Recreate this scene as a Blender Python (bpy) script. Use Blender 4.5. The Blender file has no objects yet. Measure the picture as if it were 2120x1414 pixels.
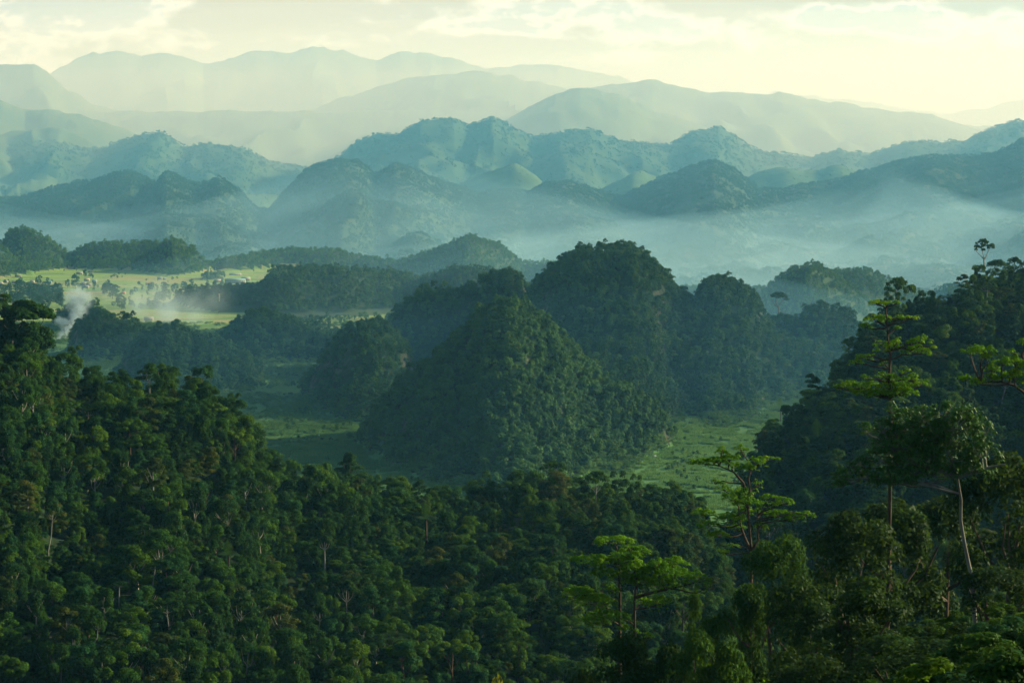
import bpy, math, random, numpy as np
from mathutils import Vector
R = math.radians
SC = bpy.context.scene
COL = SC.collection
rng = np.random.default_rng(7)

# ------------------------------------------------------------------ camera
CAMZ = 245.0
F = 4122.0                      # focal length in pixels of the 2120 wide frame (70 mm on 36 mm)
PITCH = math.atan(377 / F)
cam_d = bpy.data.cameras.new('camera'); cam_d.lens = 70; cam_d.sensor_width = 36
cam_d.clip_start = 1.0; cam_d.clip_end = 120000
cam = bpy.data.objects.new('camera', cam_d); COL.objects.link(cam)
cam.location = (0, 0, CAMZ); cam.rotation_euler = (R(90) - PITCH, 0, 0)
SC.camera = cam

# ------------------------------------------------------------------ light
HAZE = 3.9e-5
SUN_EL, SUN_AZ = 20.0, 69.0     # azimuth clockwise from the view direction
W = bpy.data.worlds.new('World'); SC.world = W; W.use_nodes = True
sun_dir = Vector((math.sin(R(SUN_AZ)) * math.cos(R(SUN_EL)), math.cos(R(SUN_AZ)) * math.cos(R(SUN_EL)), math.sin(R(SUN_EL))))
sd = bpy.data.lights.new('sun', 'SUN'); sd.energy = 5.0; sd.angle = R(0.5); sd.color = (1.0, 0.94, 0.64)
so = bpy.data.objects.new('sun', sd); COL.objects.link(so)
so.rotation_euler = sun_dir.to_track_quat('Z', 'Y').to_euler()
SC.view_settings.view_transform = 'Standard'; SC.view_settings.look = 'None'
SC.view_settings.exposure = 0.93; SC.view_settings.gamma = 1.0
SC.render.engine = 'CYCLES'
SC.cycles.use_denoising = True
SC.cycles.max_bounces = 6; SC.cycles.diffuse_bounces = 2; SC.cycles.glossy_bounces = 1
SC.cycles.transmission_bounces = 3; SC.cycles.volume_bounces = 1; SC.cycles.transparent_max_bounces = 8
SC.cycles.sample_clamp_indirect = 4

class NT:
    """tiny node-tree writer"""
    def __init__(s, nt): s.nt = nt; s.nt.nodes.clear()
    def n(s, typ, props=None, **ins):
        nd = s.nt.nodes.new(typ)
        for k, v in (props or {}).items(): setattr(nd, k, v)
        for k, v in ins.items():
            key = int(k[1:]) if k[0] == 'i' and k[1:].isdigit() else k.replace('_', ' ')
            if isinstance(v, bpy.types.NodeSocket): s.nt.links.new(v, nd.inputs[key])
            elif isinstance(v, bpy.types.Node): s.nt.links.new(v.outputs[0], nd.inputs[key])
            else: nd.inputs[key].default_value = v
        return nd
    def m(s, op, a, b=0.0, c=0.0, clamp=False):
        nd = s.nt.nodes.new('ShaderNodeMath'); nd.operation = op; nd.use_clamp = clamp
        for i, v in enumerate((a, b, c)):
            if isinstance(v, bpy.types.NodeSocket): s.nt.links.new(v, nd.inputs[i])
            elif isinstance(v, bpy.types.Node): s.nt.links.new(v.outputs[0], nd.inputs[i])
            else: nd.inputs[i].default_value = v
        return nd
    def mix(s, fac, a, b):
        nd = s.nt.nodes.new('ShaderNodeMix'); nd.data_type = 'RGBA'
        for i, v in ((0, fac), (6, a), (7, b)):
            if isinstance(v, bpy.types.NodeSocket): s.nt.links.new(v, nd.inputs[i])
            elif isinstance(v, bpy.types.Node): s.nt.links.new(v.outputs[0], nd.inputs[i])
            else: nd.inputs[i].default_value = v if i == 0 else (*v, 1)[:4]
        return nd.outputs[2]
    def ramp(s, fac, stops, interp='LINEAR'):
        nd = s.nt.nodes.new('ShaderNodeValToRGB'); nd.color_ramp.interpolation = interp
        el = nd.color_ramp.elements
        while len(el) < len(stops): el.new(0.5)
        for e, (p, c) in zip(el, stops):
            e.position = p; e.color = (*c, 1) if isinstance(c, tuple) else (c, c, c, 1)
        s.nt.links.new(fac.outputs[0] if isinstance(fac, bpy.types.Node) else fac, nd.inputs[0])
        return nd.outputs[0]

def build_world():
    t = NT(W.node_tree)
    sky = t.n('ShaderNodeTexSky', dict(sky_type='NISHITA', sun_disc=False, sun_elevation=R(SUN_EL), sun_rotation=R(SUN_AZ), air_density=1.2, dust_density=3.0, ozone_density=1.0))
    tc = t.n('ShaderNodeTexCoord')
    sep = t.n('ShaderNodeSeparateXYZ', None, i0=tc.outputs['Generated'])
    az = t.m('MULTIPLY', t.m('ARCTAN2', sep.outputs[0], sep.outputs[1]), 57.2958)   # degrees right of view
    el = t.m('MULTIPLY', t.m('ARCSINE', sep.outputs[2]), 57.2958)
    vec = t.n('ShaderNodeCombineXYZ', None, i0=az, i1=t.m('MULTIPLY', el, 1.9), i2=0.0)
    n1 = t.n('ShaderNodeTexNoise', None, Vector=vec, Scale=0.42, Detail=9.0, Roughness=0.58, Distortion=0.35)
    n2 = t.n('ShaderNodeTexNoise', None, Vector=vec, Scale=1.7, Detail=8.0, Roughness=0.62, Distortion=0.5)
    # cloud banks: (azimuth, elevation, half width, half height, weight)
    banks = [(-12.9, 4.2, 3.2, 1.2, .9), (-13.6, 3.0, 1.6, .9, .7), (-9.4, 3.35, 1.1, .45, .55), (-7.3, 3.3, .8, .3, .35), (-5.2, 3.35, 1.5, .3, .45), (-0.2, 3.8, 2.6, .35, .75), (1.2, 4.3, 3.0, .7, .75), (4.5, 3.7, 4.0, .6, .6),
             (10.2, 3.9, 3.2, .45, 1.0), (13.0, 3.6, 3.5, .5, .7), (3.0, 2.9, 3.5, .4, .3), (22, 5, 6, 2, .8), (-22, 6, 6, 2.5, .8), (0, 9, 12, 2.5, .7)]
    acc = None
    for a, e, w, h, wt in banks:
        dx = t.m('POWER', t.m('ABSOLUTE', t.m('DIVIDE', t.m('SUBTRACT', az, a), w)), 2.0)
        dy = t.m('POWER', t.m('ABSOLUTE', t.m('DIVIDE', t.m('SUBTRACT', el, e), h)), 2.0)
        g = t.m('MULTIPLY', t.m('EXPONENT', t.m('MULTIPLY', t.m('ADD', dx, dy), -1.0)), wt)
        acc = g if acc is None else t.m('MAXIMUM', acc, g)
    d = t.m('ADD', t.m('ADD', t.m('MULTIPLY', n1.outputs[0], 1.3), t.m('MULTIPLY', n2.outputs[0], 0.75)), t.m('MULTIPLY', acc, 0.85))
    cov = t.ramp(t.m('SUBTRACT', d, 0.6), [(0.62, 0.0), (0.86, 1.0)])
    core = t.ramp(t.m('SUBTRACT', d, 0.6), [(0.9, 1.0), (1.0, 0.55)])
    # where the cloud thickens, its underside goes grey green
    base = t.mix(0.9, sky.outputs[0], (6.6, 5.9, 4.3))
    cl = t.mix(core, (3.4, 3.5, 3.1), (9.6, 9.6, 8.8))
    up = t.ramp(t.m('MULTIPLY', el, 1 / 12.0), [(0.0, 1.0), (0.42, 1.0), (0.7, 0.0)])
    low = t.ramp(t.m('ADD', t.m('MULTIPLY', el, 0.05), 0.5), [(0.38, 0.0), (0.48, 1.0)])
    skyc = t.mix(t.m('MULTIPLY', up, low), sky.outputs[0], base)
    fin = t.mix(t.m('MULTIPLY', cov, up), skyc, cl)
    bg = t.n('ShaderNodeBackground', None, Color=fin, Strength=0.055)
    out = t.n('ShaderNodeOutputWorld', None, Surface=bg)
build_world()

# ------------------------------------------------------------------ helpers
def px_ray(px, py):
    x = (px - 1060) / F; y = (707 - py) / F
    c, s = math.cos(PITCH), math.sin(PITCH)
    return np.array([x, c + y * s, -s + y * c])
def at(px, py, D):
    r = px_ray(px, py); k = D / r[1]
    return np.array([r[0] * k, D, CAMZ + r[2] * k])
def link(name, me, mats, parent=None):
    o = bpy.data.objects.new(name, me); COL.objects.link(o)
    for m in (mats if isinstance(mats, (list, tuple)) else [mats]):
        if m.name not in me.materials: me.materials.append(m)
    if parent: o.parent = parent
    return o
def tag(o, label=None, cat=None, group=None, kind=None):
    if label: o['label'] = label
    if cat: o['category'] = cat
    if group: o['group'] = group
    if kind: o['kind'] = kind
    return o
def empty(name, loc, rz=0):
    o = bpy.data.objects.new(name, None); COL.objects.link(o); o.location = [float(v) for v in loc]; o.rotation_euler = (0, 0, rz); o.empty_display_size = 1
    return o
def quads_mesh(name, V, smooth=False, tri=False):
    """V (n,4,3): n separate quads"""
    n, k = V.shape[0], V.shape[1]
    me = bpy.data.meshes.new(name)
    me.vertices.add(n * k); me.vertices.foreach_set('co', V.reshape(-1).astype(np.float32))
    me.loops.add(n * k); me.loops.foreach_set('vertex_index', np.arange(n * k, dtype=np.int32))
    me.polygons.add(n); me.polygons.foreach_set('loop_start', np.arange(0, n * k, k, dtype=np.int32))
    me.update(calc_edges=True); return me
def faces_mesh(name, V, Fc, smooth=True):
    V = np.asarray(V, dtype=np.float32); Fc = np.asarray(Fc, dtype=np.int32); k = Fc.shape[1]
    me = bpy.data.meshes.new(name)
    me.vertices.add(len(V)); me.vertices.foreach_set('co', V.reshape(-1))
    me.loops.add(Fc.size); me.loops.foreach_set('vertex_index', Fc.reshape(-1))
    me.polygons.add(len(Fc)); me.polygons.foreach_set('loop_start', np.arange(0, Fc.size, k, dtype=np.int32))
    if smooth: me.polygons.foreach_set('use_smooth', np.ones(len(Fc), dtype=bool))
    me.update(calc_edges=True); return me

def hash2(ix, iy, seed):
    h = (ix.astype(np.int64) * 374761393 + iy.astype(np.int64) * 668265263 + seed * 1442695041) & 0xffffffff
    h = ((h ^ (h >> 13)) * 1274126177) & 0xffffffff
    h = (h ^ (h >> 16)) & 0xffff
    return h / 65535.0
def vnoise(x, y, seed=0):
    ix = np.floor(x); iy = np.floor(y); fx = x - ix; fy = y - iy
    fx = fx * fx * fx * (fx * (fx * 6 - 15) + 10); fy = fy * fy * fy * (fy * (fy * 6 - 15) + 10)
    a = hash2(ix, iy, seed); b = hash2(ix + 1, iy, seed); c = hash2(ix, iy + 1, seed); d = hash2(ix + 1, iy + 1, seed)
    return (a + (b - a) * fx) * (1 - fy) + (c + (d - c) * fx) * fy
def fbm(x, y, octs=4, seed=0):
    s = 0; a = .5; t = 0
    for i in range(octs):
        s = s + a * vnoise(x * 2 ** i + 17.3 * i, y * 2 ** i - 9.1 * i, seed + i); t += a; a *= .5
    return s / t * 2 - 1

# ------------------------------------------------------------------ materials
MATS = {}
def leafmat(name, stops, trans=0.3, gloss=0.04, nscale=0.25, spread=0.5, rough=0.65):
    m = bpy.data.materials.new(name); m.use_nodes = True; t = NT(m.node_tree)
    oi = t.n('ShaderNodeObjectInfo'); geo = t.n('ShaderNodeNewGeometry')
    nz = t.n('ShaderNodeTexNoise', None, Vector=geo.outputs['Position'], Scale=nscale, Detail=2.0)
    f = t.m('ADD', t.m('MULTIPLY', oi.outputs['Random'], 1 - spread), t.m('MULTIPLY', t.m('MULTIPLY_ADD', nz.outputs[0], 2.2, -0.6, clamp=True), spread))
    f2 = t.m('ADD', t.m('MULTIPLY', f, 0.82), t.m('MULTIPLY', geo.outputs['Random Per Island'], 0.18))
    col = t.ramp(f2, stops)
    p = t.n('ShaderNodeBsdfPrincipled', None, Base_Color=col, Roughness=rough)
    p.inputs['Specular IOR Level'].default_value = gloss
    tcol = t.mix(0.4, col, (0.11, 0.18, 0.006))
    tr = t.n('ShaderNodeBsdfTranslucent', None, Color=tcol)
    mx = t.n('ShaderNodeMixShader', None, i0=trans, i1=p, i2=tr)
    t.n('ShaderNodeOutputMaterial', None, Surface=mx); MATS[name] = m; return m
def plainmat(name, col, rough=.8, col2=None, scale=1.0, detail=4.0, bump=0, stretch=(1, 1, 1), spec=.2):
    m = bpy.data.materials.new(name); m.use_nodes = True; t = NT(m.node_tree)
    geo = t.n('ShaderNodeNewGeometry')
    mp = t.n('ShaderNodeMapping', None, Vector=geo.outputs['Position'], Scale=stretch)
    nz = t.n('ShaderNodeTexNoise', None, Vector=mp.outputs[0], Scale=scale, Detail=detail)
    c = t.ramp(nz.outputs[0], [(.35, col), (.65, col2 or tuple(v * .6 for v in col))])
    p = t.n('ShaderNodeBsdfPrincipled', None, Base_Color=c, Roughness=rough)
    p.inputs['Specular IOR Level'].default_value = spec
    if bump:
        b = t.n('ShaderNodeBump', None, Strength=bump, Distance=1.0 / scale, Height=nz.outputs[0]); t.nt.links.new(b.outputs[0], p.inputs['Normal'])
    t.n('ShaderNodeOutputMaterial', None, Surface=p); MATS[name] = m; return m

G0, G1, G2, G3 = (.010, .045, .010), (.020, .075, .009), (.036, .105, .010), (.070, .125, .012)
LEAF = leafmat('forest_leaf', [(0, (.004, .022, .006)), (.3, G0), (.6, G1), (.8, G2), (.92, (.08, .17, .012)), (1, (.085, .115, .012))], trans=.3, gloss=.04, nscale=.10, spread=.4)
LEAF_COOL = leafmat('cool_leaf', [(0, (.005, .030, .010)), (.5, (.012, .065, .018)), (1, (.035, .12, .030))], trans=.25, nscale=.12, spread=.45)
LEAF_WARM = leafmat('warm_leaf', [(0, (.02, .065, .005)), (.5, (.045, .115, .007)), (1, (.10, .18, .010))], trans=.35, nscale=.12, spread=.45)
LEAF_RUST = leafmat('rusty_leaf', [(0, (.016, .042, .008)), (.5, (.045, .07, .010)), (1, (.09, .095, .014))], trans=.3, nscale=.3, spread=.6)
LEAF_FAR = leafmat('far_forest_leaf', [(0, (.008, .042, .014)), (.4, (.022, .085, .018)), (.75, (.05, .14, .022)), (1, (.12, .19, .028))], trans=.25, gloss=.1, nscale=.012, spread=.4)
LEAF_SCRUB = leafmat('scrub_leaf', [(0, (.05, .13, .035)), (.5, (.085, .19, .045)), (1, (.14, .25, .05))], trans=.3, nscale=.03, spread=.5)
LEAF_BRIGHT = leafmat('bright_leaf', [(0, (.06, .19, .008)), (.5, (.13, .32, .010)), (1, (.28, .45, .014))], trans=.5, nscale=.6, spread=.8)
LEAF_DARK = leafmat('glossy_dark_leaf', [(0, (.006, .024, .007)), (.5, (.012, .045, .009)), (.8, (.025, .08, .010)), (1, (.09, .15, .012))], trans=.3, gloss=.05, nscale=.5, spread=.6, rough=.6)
LEAF_GLOSS = leafmat('glossy_leaf', [(0, (.02, .08, .018)), (.5, (.04, .14, .022)), (.8, (.08, .20, .022)), (1, (.2, .32, .02))], trans=.35, gloss=.12, nscale=.8, spread=.4, rough=.5)
LEAF_YELLOW = leafmat('yellow_leaf', [(0, (.14, .17, .012)), (1, (.26, .24, .02))], trans=.45, nscale=.7, spread=.9)
LEAF_CORN = leafmat('corn_leaf', [(0, (.07, .18, .055)), (.6, (.11, .24, .065)), (1, (.18, .31, .08))], trans=.35, nscale=.02, spread=.7)
BARK = plainmat('pale_bark', (.26, .28, .24), .9, (.14, .13, .11), 1.5, stretch=(1, 1, .25))
BARKD = plainmat('brown_bark', (.10, .07, .045), .9, (.04, .03, .02), 2.0, stretch=(1, 1, .2))
SOIL = plainmat('forest_floor', (.010, .030, .008), 1, (.006, .018, .005), .15)
def karstmat():
    m = bpy.data.materials.new('karst_slope'); m.use_nodes = True; t = NT(m.node_tree); geo = t.n('ShaderNodeNewGeometry')
    sp = t.n('ShaderNodeSeparateXYZ', None, i0=geo.outputs['Normal']); mp = t.n('ShaderNodeMapping', None, Vector=geo.outputs['Position'], Scale=(1, 1, .35))
    nz = t.n('ShaderNodeTexNoise', None, Vector=mp.outputs[0], Scale=.09, Detail=7.0, Roughness=.65)
    rock = t.ramp(nz.outputs[0], [(.35, (.02, .035, .02)), (.5, (.045, .055, .04)), (.62, (.11, .11, .095))]); gr = t.ramp(nz.outputs[0], [(.35, (.008, .026, .008)), (.65, (.018, .045, .012))])
    f = t.ramp(sp.outputs[2], [(.50, 1.), (.62, 0.)])
    p = t.n('ShaderNodeBsdfPrincipled', None, Base_Color=t.mix(f, gr, rock), Roughness=1.0); p.inputs['Specular IOR Level'].default_value = .05
    b = t.n('ShaderNodeBump', None, Strength=.8, Distance=4.0, Height=nz.outputs[0]); t.nt.links.new(b.outputs[0], p.inputs['Normal'])
    t.n('ShaderNodeOutputMaterial', None, Surface=p); return m
KARST = karstmat()
FARFLOOR = plainmat('far_forest_floor', (.012, .04, .018), 1, (.03, .06, .02), .006, 8.0)
MOUNT = plainmat('mountain_forest', (.03, .06, .025), 1, (.06, .09, .03), .0025, 9.0)
def fieldmat():
    m = bpy.data.materials.new('crop_fields'); m.use_nodes = True; t = NT(m.node_tree)
    geo = t.n('ShaderNodeNewGeometry')
    sc = t.n('ShaderNodeVectorMath', dict(operation='MULTIPLY')); t.nt.links.new(geo.outputs['Position'], sc.inputs[0]); sc.inputs[1].default_value = (1 / 95.0, 1 / 42.0, 0)
    wz = t.n('ShaderNodeTexNoise', None, Vector=sc.outputs[0], Scale=.6, Detail=2.0)
    ad = t.n('ShaderNodeVectorMath', dict(operation='MULTIPLY_ADD')); t.nt.links.new(wz.outputs[1], ad.inputs[0]); ad.inputs[1].default_value = (1.6, 1.6, 0); t.nt.links.new(sc.outputs[0], ad.inputs[2])
    vo = t.n('ShaderNodeTexVoronoi', dict(distance='CHEBYCHEV'), Vector=ad.outputs[0], Scale=1.0, Randomness=.8)
    sp = t.n('ShaderNodeSeparateColor', None, i0=vo.outputs['Color'])
    col = t.ramp(sp.outputs[0], [(0, (.10, .20, .04)), (.22, (.18, .27, .06)), (.45, (.20, .27, .07)), (.62, (.26, .24, .11)), (.8, (.18, .30, .05)), (1, (.28, .33, .08))], 'CONSTANT')
    nz = t.n('ShaderNodeTexNoise', None, Vector=geo.outputs['Position'], Scale=.05, Detail=6.0)
    c2 = t.mix(t.ramp(nz.outputs[0], [(.45, 0.), (.7, .55)]), col, (.20, .25, .09))
    ve = t.n('ShaderNodeTexVoronoi', dict(feature='DISTANCE_TO_EDGE'), Vector=ad.outputs[0], Scale=1.0, Randomness=.8)
    c3 = t.mix(t.ramp(ve.outputs[0], [(.0, .75), (.05, 0.)]), c2, (.06, .13, .03))
    # the near valley floor is plain green crop
    sepp = t.n('ShaderNodeSeparateXYZ', None, i0=geo.outputs['Position'])
    near = t.ramp(t.m('MULTIPLY', sepp.outputs[1], 1 / 4000.0), [(.62, 1.), (.75, 0.)])
    c4 = t.mix(near, c3, (.07, .17, .05))
    p = t.n('ShaderNodeBsdfPrincipled', None, Base_Color=c4, Roughness=1.0); p.inputs['Specular IOR Level'].default_value = .1
    t.n('ShaderNodeOutputMaterial', None, Surface=p); return m
FIELD = fieldmat()

# ------------------------------------------------------------------ terrain
tc = np.concatenate([-np.geomspace(1.6, .302, 40), np.linspace(-.30, .30, 1000), np.geomspace(.302, 2.2, 60)])
dr = np.geomspace(12.0, 38500.0, 1230)
FAR = 1.65                      # the ridges beyond the plain stand this much farther off than the list says
T, D = np.meshgrid(tc, dr); X = T * D; Y = D
LD = np.log(dr)

# crests: (name, distance, tree height, P exponent, front slope, back slope, base z, silhouette pixels, roughness)
RID = [
 ('cone', 1700, 8, 2.0, .60, .8, 0, [(600,980),(660,955),(700,932),(760,870),(800,822),(850,766),(900,730),(950,686),(1000,640),(1030,622),(1055,617),(1085,620),(1130,655),(1170,694),(1210,735),(1260,784),(1300,798),(1340,816),(1370,850),(1395,895),(1420,940),(1450,985)], .10),
 ('big_left', 2320, 9, 1.8, .62, .7, 0, [(760,720),(800,655),(850,615),(890,595),(950,605),(1000,572),(1050,556),(1080,570),(1120,640),(1160,760),(1200,900)], .16),
 ('big_mid', 2260, 9, 1.9, .42, .7, 0, [(1000,760),(1060,650),(1100,590),(1150,538),(1200,512),(1250,503),(1310,503),(1350,532),(1390,576),(1425,608),(1460,660),(1500,760),(1540,900)], .16),
 ('big_right', 2200, 9, 1.9, .42, .7, 0, [(1330,850),(1380,720),(1430,640),(1460,580),(1490,567),(1530,582),(1570,612),(1610,700),(1650,800),(1690,900)], .16),
 ('right_shoulder', 2350, 9, 1.8, .42, .7, 0, [(1500,800),(1560,670),(1600,655),(1640,648),(1700,626),(1750,638),(1800,680),(1900,720),(2000,760),(2300,780)], .16),
 ('big_right', 2170, 9, 2.0, .40, .8, 0, [(1080,900),(1130,780),(1200,690),(1300,640),(1370,640),(1430,634),(1490,648),(1550,655),(1600,680),(1700,715),(1760,760),(1850,800)], .22),
 ('big_right', 2010, 8, 2.0, .5, .5, 0, [(1330,905),(1380,850),(1430,800),(1470,770),(1500,785),(1540,765),(1575,790),(1600,840),(1620,900)], .25),
 ('mound_near', 2050, 8, 1.8, .55, .7, 0, [(560,900),(600,840),(650,752),(690,700),(730,662),(790,660),(830,690),(860,745),(900,850),(950,920)], .16),
 ('mound_mid', 2500, 8, 1.8, .5, .6, 0, [(420,740),(450,690),(500,652),(540,638),(600,655),(650,672),(700,698),(740,740),(790,800)], .16),
 ('mound_left', 2180, 8, 1.8, .5, .6, 0, [(180,860),(230,790),(270,712),(310,680),(350,664),(400,688),(460,700),(520,735),(550,780),(600,860)], .18),
 ('mound_smoke_front', 2480, 8, 2.2, .8, .8, 0, [(110,790),(135,720),(160,664),(205,644),(270,650),(295,676),(310,715),(340,790)], .14),
 ('mound_smoke_back', 2900, 8, 2.0, .7, .7, 0, [(60,760),(90,720),(110,650),(160,618),(200,624),(225,650),(250,700),(290,740)], .12),
 ('hazy_ridge', 3350, 10, 2.0, .32, .5, 0, [(250,690),(300,650),(350,617),(390,588),(470,585),(540,585),(568,553),(640,545),(720,548),(800,553),(870,568),(940,548),(1000,546),(1050,560),(1110,585),(1200,600),(1500,640),(1600,690)], .16),
 ('plain_hill', 4620, 12, 1.8, .5, .6, 0, [(-140,540),(-60,500),(0,498),(20,470),(45,463),(90,480),(130,505),(155,528),(185,570)], .12),
 ('plain_hill', 4230, 12, 1.8, .5, .6, 0, [(-160,480),(-60,478),(0,500),(40,535),(72,558),(95,580)], .10),
 ('plain_hill', 4680, 12, 1.8, .4, .6, 0, [(90,555),(130,535),(160,508),(210,494),(300,493),(335,498),(350,512),(370,570)], .14),
 ('plain_hill', 4440, 12, 1.6, .55, .6, 0, [(210,575),(240,550),(280,528),(320,503),(358,482),(392,500),(420,527),(440,550),(470,580)], .12),
 ('tree_ridge', 4560, 14, 1.8, .35, .6, -60, [(400,575),(430,540),(480,524),(600,507),(700,509),(740,518),(800,533),(830,535),(880,512),(930,498),(970,480),(1030,494),(1060,516),(1080,537),(1150,540),(1200,560),(1300,570)], .14),
 ('field_mound', 4150, 10, 1.8, .2, .2, 0, [(405,592),(418,572),(430,567),(450,566),(472,575),(486,592)], .1),
 ('sunny_dome', 4000, 10, 1.9, .6, .6, -150, [(1560,640),(1590,595),(1610,572),(1640,550),(1680,537),(1720,556),(1760,595),(1800,628),(1830,670)], .10),
 ('sunny_dome', 4700, 12, 1.9, .5, .6, -150, [(1660,610),(1700,575),(1730,562),(1760,560),(1800,563),(1850,584),(1900,602),(1960,640)], .12),
 ('blue_ridge', 7000, 12, 1.5, 0, .5, -330, [(-400,440),(-100,428),(0,408),(50,402),(100,387),(180,372),(240,355),(272,349),(305,368),(330,380),(360,410),(400,425),(480,436),(560,428),(600,380),(640,344),(690,328),(740,328),(775,358),(820,333),(860,348),(920,373),(990,398),(1050,388),(1090,393),(1130,375),(1180,370),(1230,388),(1290,403),(1350,373),(1400,353),(1440,338),(1480,327),(1520,347),(1570,387),(1620,388),(1660,378),(1720,373),(1780,353),(1850,333),(1930,318),(2000,320),(2060,315),(2120,284),(2400,260)], .22),
 ('blue_ridge', 6600, 12, 1.6, 0, .5, -300, [(200,470),(290,420),(320,385),(342,351),(370,362),(405,378),(430,374),(455,363),(490,388),(520,418),(560,450),(640,480)], .22),
 ('grassy_hill', 8000, 8, 1.8, 0, .3, -250, [(880,400),(950,376),(1000,355),(1035,345),(1070,335),(1100,350),(1130,378),(1180,410)], .1),
 ('grassy_hill', 8100, 8, 1.8, 0, .3, -250, [(1200,410),(1240,388),(1280,368),(1320,348),(1345,352),(1380,375),(1420,400)], .1),
 ('grassy_hill', 8000, 8, 1.8, 0, .3, -250, [(1500,400),(1550,362),(1600,342),(1640,345),(1690,352),(1730,331),(1770,350),(1810,370),(1860,390)], .12),
 ('green_ridge', 12000, 10, 1.8, 0, .4, 0, [(-400,310),(0,302),(50,293),(110,290),(160,302),(210,307),(270,282),(330,269),(380,302),(430,292),(500,303),(560,333),(620,342),(680,360),(760,400)], .24),
 ('green_ridge', 11500, 10, 1.8, 0, .4, 0, [(560,400),(640,345),(700,322),(740,287),(790,272),(820,277),(870,247),(940,241),(970,257),(1020,238),(1060,262),(1100,282),(1150,272),(1220,265),(1280,287),(1340,292),(1390,297),(1430,272),(1490,261),(1540,292),(1580,312),(1680,322),(1740,307),(1800,317),(1880,292),(1950,292),(2000,287),(2050,262),(2100,249),(2400,240)], .22),
 ('mountain', 17500, 0, 1.4, 0, .4, 0, [(-500,170),(-200,185),(0,206),(50,226),(100,223),(180,241),(300,282),(400,320),(500,360)], .14),
 ('mountain', 18500, 0, 1.4, 0, .4, 0, [(900,350),(980,290),(1060,241),(1150,192),(1200,184),(1240,187),(1280,192),(1350,226),(1450,256),(1600,310),(1700,350)], .14),
 ('mountain', 21000, 0, 1.4, 0, .4, 0, [(1100,230),(1220,182),(1290,173),(1350,164),(1400,176),(1480,191),(1560,196),(1620,189),(1680,206),(1760,216),(1850,229),(1950,242),(2010,262),(2120,292),(2400,330)], .14),
 ('mountain', 23000, 0, 1.4, 0, .4, 0, [(400,330),(500,291),(600,241),(700,206),(800,176),(900,152),(1000,147),(1100,167),(1200,187),(1300,202),(1500,260)], .12),
 ('mountain', 22000, 0, 1.4, 0, .4, 0, [(-400,140),(-200,150),(0,136),(70,129),(100,151),(130,181),(200,216),(300,251),(400,300)], .12),
 ('mountain', 27000, 0, 1.4, 0, .4, 0, [(-300,190),(0,170),(100,152),(160,120),(200,108),(240,105),(290,116),(330,108),(380,112),(420,133),(470,120),(530,105),(600,104),(650,97),(700,105),(780,123),(830,108),(880,111),(940,119),(1000,141),(1060,136),(1150,133),(1220,146),(1300,162),(1400,200),(1600,260)], .10),
 ('mountain', 30500, 0, 1.4, 0, .4, 0, [(1400,260),(1600,192),(1700,201),(1800,208),(1870,226),(1960,236),(2040,225),(2120,205),(2300,180),(2600,170)], .10),
]
RID = [(r if r[1] < 5600 else (r[0], r[1] * (1.15 if r[0] == 'mountain' else (1.45 if r[0] == 'green_ridge' else FAR))) + r[2:6] + (-600 if r[1] > 8500 else r[6],) + r[7:]) for r in RID]

H = np.zeros_like(X) - 2.0
OWN = np.zeros(X.shape, dtype=np.int16)       # 0 valley floor
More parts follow.
